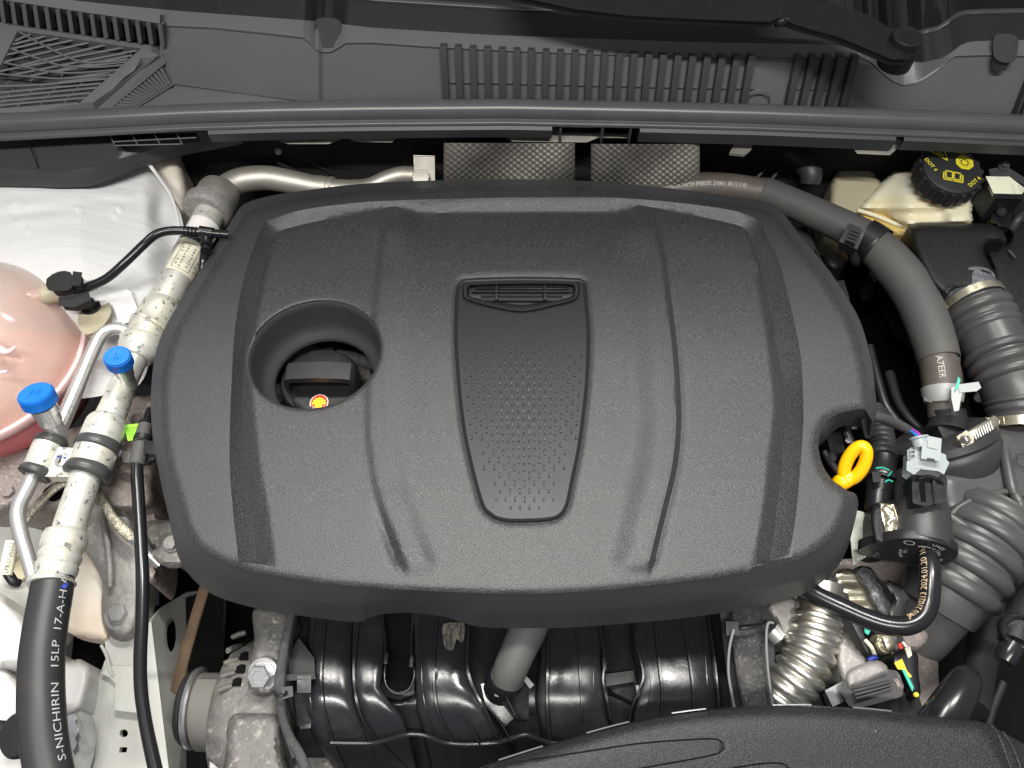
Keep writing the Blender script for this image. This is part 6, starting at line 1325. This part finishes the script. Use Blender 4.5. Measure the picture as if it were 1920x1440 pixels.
# ================================================================ lower corner: flexible pipe, casting, connectors
fx = thing('flexible_pipe', W(1515, 1230, -.09), 'shiny corrugated stainless steel flexible pipe bending below the engine cover corner', 'metal pipe')
hose('plain_end', [(1540,1090,-.075,40),(1537,1125,-.08,40),(1534,1160,-.084,41)], M['flex'], fx, n=40)
hose('corrugated_run', [(1532,1152,-.086,42),(1527,1185,-.088,45),(1520,1215,-.091,45),(1508,1245,-.095,45),(1490,1275,-.10,45),(1470,1305,-.106,44),(1450,1335,-.113,42)], M['flex'], fx, n=44, k=16, ridge=(20.5,.22,.6))
bn_ = thing('pipe_flange', W(1465, 1170, -.09), 'small grey cast flange with bright metal bush beside the corrugated pipe', 'flange')
blob('flange_casting', [(1440,1135),(1475,1120),(1500,1130),(1492,1170),(1486,1200),(1475,1215),(1462,1180),(1450,1160)], -.095, .008, 10, M['cast'], bn_, step=6)
MB().lathe(W(1446, 1180, -.09), W(1462, 1196, -.092) - W(1446, 1180, -.09), [(0, .008), (.010, .008), (.011, .0065)], 28).build('bush', M['alu2'], bn_)
ep = thing('engine_casting', W(1600, 1130, -.14), 'light alloy engine casting and bright gasket strip below the curved valve hose', 'engine casting')
plate('casting_floor', [(1420,1060,-.17),(1750,1040,-.17),(1760,1340,-.19),(1420,1360,-.19)], .08, M['castbrown'], ep)
blob('bright_strip', [(1560,1078),(1590,1066),(1612,1080),(1630,1115),(1646,1150),(1650,1160),(1610,1165),(1590,1130),(1570,1100)], -.12, .006, 8, M['gold'], ep, step=5, fn=lambda P: .002 * np.sin(P[:, 1] / 5.))
blob('dark_web', [(1548,1085),(1562,1080),(1582,1108),(1606,1150),(1622,1195),(1640,1235),(1628,1240),(1606,1195),(1584,1150),(1562,1112)], -.105, .004, 6, M['duct'], ep, step=5)
blob('pitted_rib', [(1600,1070),(1632,1064),(1660,1110),(1685,1165),(1700,1230),(1672,1230),(1650,1170),(1628,1118)], -.115, .012, 16, mat('pitted_black_casting', (.05, .05, .055), .5, bump=(120, 1.0, 4, None, .004), mott=(160, (.22, .23, .25), .5, .7)), ep, step=6)
blob('grey_lobes', [(1658,1100),(1668,1088),(1690,1100),(1704,1088),(1722,1092),(1724,1120),(1702,1132),(1695,1160),(1668,1165),(1662,1142),(1676,1126)], -.11, .010, 9, M['duct'], ep, step=5)
blob('front_casting', [(1500,1150),(1560,1140),(1600,1170),(1625,1210),(1632,1250),(1600,1270),(1540,1260)], -.135, .01, 12, M['cast'], ep, step=7)
th = thing('actuator', W(1600, 1270, -.11), 'grey alloy actuator housing with ridged black cap beside the corrugated pipe', 'actuator')
blob('alloy_neck', [(1572,1195),(1585,1186),(1606,1214),(1626,1240),(1630,1256),(1604,1262),(1588,1290),(1572,1262),(1566,1225)], -.095, .012, 14, M['cast'], th, step=5)
blob('alloy_shell', [(1585,1262),(1608,1246),(1640,1238),(1658,1244),(1668,1262),(1650,1270),(1600,1290),(1588,1286)], -.086, .010, 12, M['cast'], th, step=5)
plate('black_cap', [(1590,1288,-.082),(1668,1264,-.080),(1682,1276,-.082),(1684,1296,-.086),(1668,1302,-.086),(1604,1318,-.088),(1592,1306,-.086)], .03, M['duct'], th, bev=.004, round_=3)
for k in range(3): hose('cap_ridge', [(1600 + k * 2, 1296 + k * 7, -.0795 - .001 * k, 2.2), (1640, 1286 + k * 7, -.079 - .001 * k, 2.2), (1672, 1278 + k * 6, -.079 - .001 * k, 2.2)], M['lgrey'] if 0 else M['duct'], th, n=8)
plate('seam_line', [(1600,1277,-.0775),(1660,1258,-.0765),(1664,1261,-.0765),(1602,1280,-.0775)], .001, M['ink'], th, bev=.0002)
plate('side_plate', [(1550,1296,-.090),(1584,1278,-.090),(1596,1306,-.092),(1562,1322,-.094)], .012, M['steel'], th, bev=.0015)
plate('side_frame', [(1547,1292,-.095),(1556,1300,-.095),(1566,1322,-.097),(1600,1308,-.095),(1602,1320,-.098),(1568,1336,-.10),(1556,1322,-.10)], .015, M['matt'], th, bev=.002)
plate('lower_box', [(1570,1330,-.105),(1670,1300,-.10),(1720,1310,-.105),(1728,1336,-.11),(1700,1348,-.115),(1580,1350,-.115)], .03, M['duct'], th, bev=.003)
for x_ in (1608, 1624, 1636): plate('box_slot', [(x_,1322,-.0985),(x_+10,1319,-.0985),(x_+10,1332,-.100),(x_,1335,-.100)], .001, M['ink'], th, bev=.0002)
cs = thing('slotted_bolt', W(1657, 1207, -.09), 'round brass tinted slotted bolt head with washer under the curved valve hose', 'bolt')
MB().lathe(W(1657, 1208, -.098), (0, -.3, 1), [(-.01, .0085), (.001, .0088), (.004, .0086), (.0055, .0072), (.0055, .0062), (.009, .0060), (.0102, .0045), (.0104, .001)], 32).build('bolt_head', M['gold'], cs)
p = W(1657, 1205, -.0872); MB().box(p, (.0007, 0, 0), (0, .0045, -.001), (0, 0, .0008)).build('bolt_slot', M['ink'], cs)
mc = thing('coloured_connector', W(1690, 1260, -.08), 'black wiring connector with yellow and teal stripes and red wire tips', 'connector')
blob('shell', [(1672,1222),(1700,1216),(1720,1226),(1722,1260),(1726,1300),(1716,1308),(1700,1286),(1684,1260),(1674,1250)], -.092, .010, 8, M['black'], mc, step=5)
plate('yellow_tag', [(1678,1243,-.076),(1691,1236,-.076),(1700,1258,-.077),(1709,1268,-.078),(1706,1270,-.078),(1694,1255,-.077),(1684,1254,-.077)], .0015, M['yprint'], mc, bev=.0004)
plate('teal_tag', [(1692,1256,-.0755),(1697,1257,-.0755),(1712,1288,-.078),(1711,1296,-.079)], .0015, M['teal'], mc, bev=.0004)
MB().lathe(W(1717, 1303, -.08), (0, 0, 1), [(0, .0022), (.002, .0018)], 12).build('yellow_dot', M['yprint'], mc)
hose('red_wire', [(1686,1206,-.082,4),(1690,1216,-.083,4)], M['redp'], mc, n=8); hose('white_wire', [(1692,1203,-.082,3),(1702,1216,-.083,3)], M['whites'], mc, n=8)
plate('pale_latch', [(1698,1216,-.080),(1706,1213,-.080),(1709,1228,-.081),(1703,1233,-.081)], .002, M['label'], mc, bev=.0006)
hose('blue_wire', [(1628,1238,-.09,5),(1638,1233,-.088,5),(1644,1232,-.088,4)], M['inkblue'], mc, n=8)
hose('wire_bundle', [(1622,1200,-.10,4),(1634,1214,-.098,4),(1640,1228,-.096,4)], M['label'], mc, n=8)
blob('tape_flap', [(1668,1258),(1682,1262),(1694,1284),(1692,1294),(1682,1292),(1674,1280)], -.085, .003, 5, M['castbrown'], mc, step=5)
blob('bracket_ear', [(1690,1190),(1712,1176),(1736,1184),(1738,1200),(1722,1216),(1700,1218)], -.10, .006, 8, M['castbrown'], mc, step=6)
plate('teal_patch', [(1621,1178,-.088),(1632,1182,-.088),(1628,1190,-.089),(1622,1186,-.089)], .001, M['teal'], mc, bev=.0002)
# right-hand dark hoses
rs = thing('radiator_hose_end', W(1790, 1310, -.06), 'smooth black hose end leaning out of the dark behind the front cover', 'hose')
hose('hose_body', [(1818,1262,-.07,16),(1812,1274,-.066,27),(1798,1300,-.064,33),(1776,1336,-.066,37),(1752,1376,-.072,40)], M['rubber'] if 0 else M['shiny'], rs, n=28)
hose('hose_body', [(1856,1100,-.16,26),(1848,1180,-.15,28),(1836,1260,-.14,28),(1824,1330,-.13,28)], M['matt'], rs, n=24)
re = thing('wrapped_connector', W(1895, 1200, -.05), 'dusty black pipe union with shiny wrapped end at the edge of the bay', 'pipe union')
hose('union_body', [(1940,1120,-.06,26),(1922,1150,-.058,27),(1908,1180,-.056,28),(1900,1205,-.056,27)], M['airbox'], re, n=28)
MB().lathe(W(1910, 1182, -.05), (-.3, -.4, .85), [(-.01, .014), (.004, .0145), (.006, .013), (.005, .011), (.003, .009)], 32).build('union_ring', M['airbox'], re)
hose('wrapped_tip', [(1900,1208,-.058,20),(1890,1225,-.06,20),(1882,1240,-.062,18)], M['shiny'], re, n=20)
dk = thing('battery_tray', W(1850, 1250, -.22), 'dim dark tray low in the bay behind the front cover', 'tray')
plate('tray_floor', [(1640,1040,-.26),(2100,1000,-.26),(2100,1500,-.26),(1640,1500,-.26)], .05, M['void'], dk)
hose('tray_rib', [(1880,1280,-.20,8),(1860,1330,-.20,8),(1850,1370,-.20,8)], M['matt'], dk)
# engine block under the cover keeps the gaps dark
eb = thing('engine_block', W(960, 760, -.2), 'dark engine block hidden beneath the large plastic cover', 'engine')
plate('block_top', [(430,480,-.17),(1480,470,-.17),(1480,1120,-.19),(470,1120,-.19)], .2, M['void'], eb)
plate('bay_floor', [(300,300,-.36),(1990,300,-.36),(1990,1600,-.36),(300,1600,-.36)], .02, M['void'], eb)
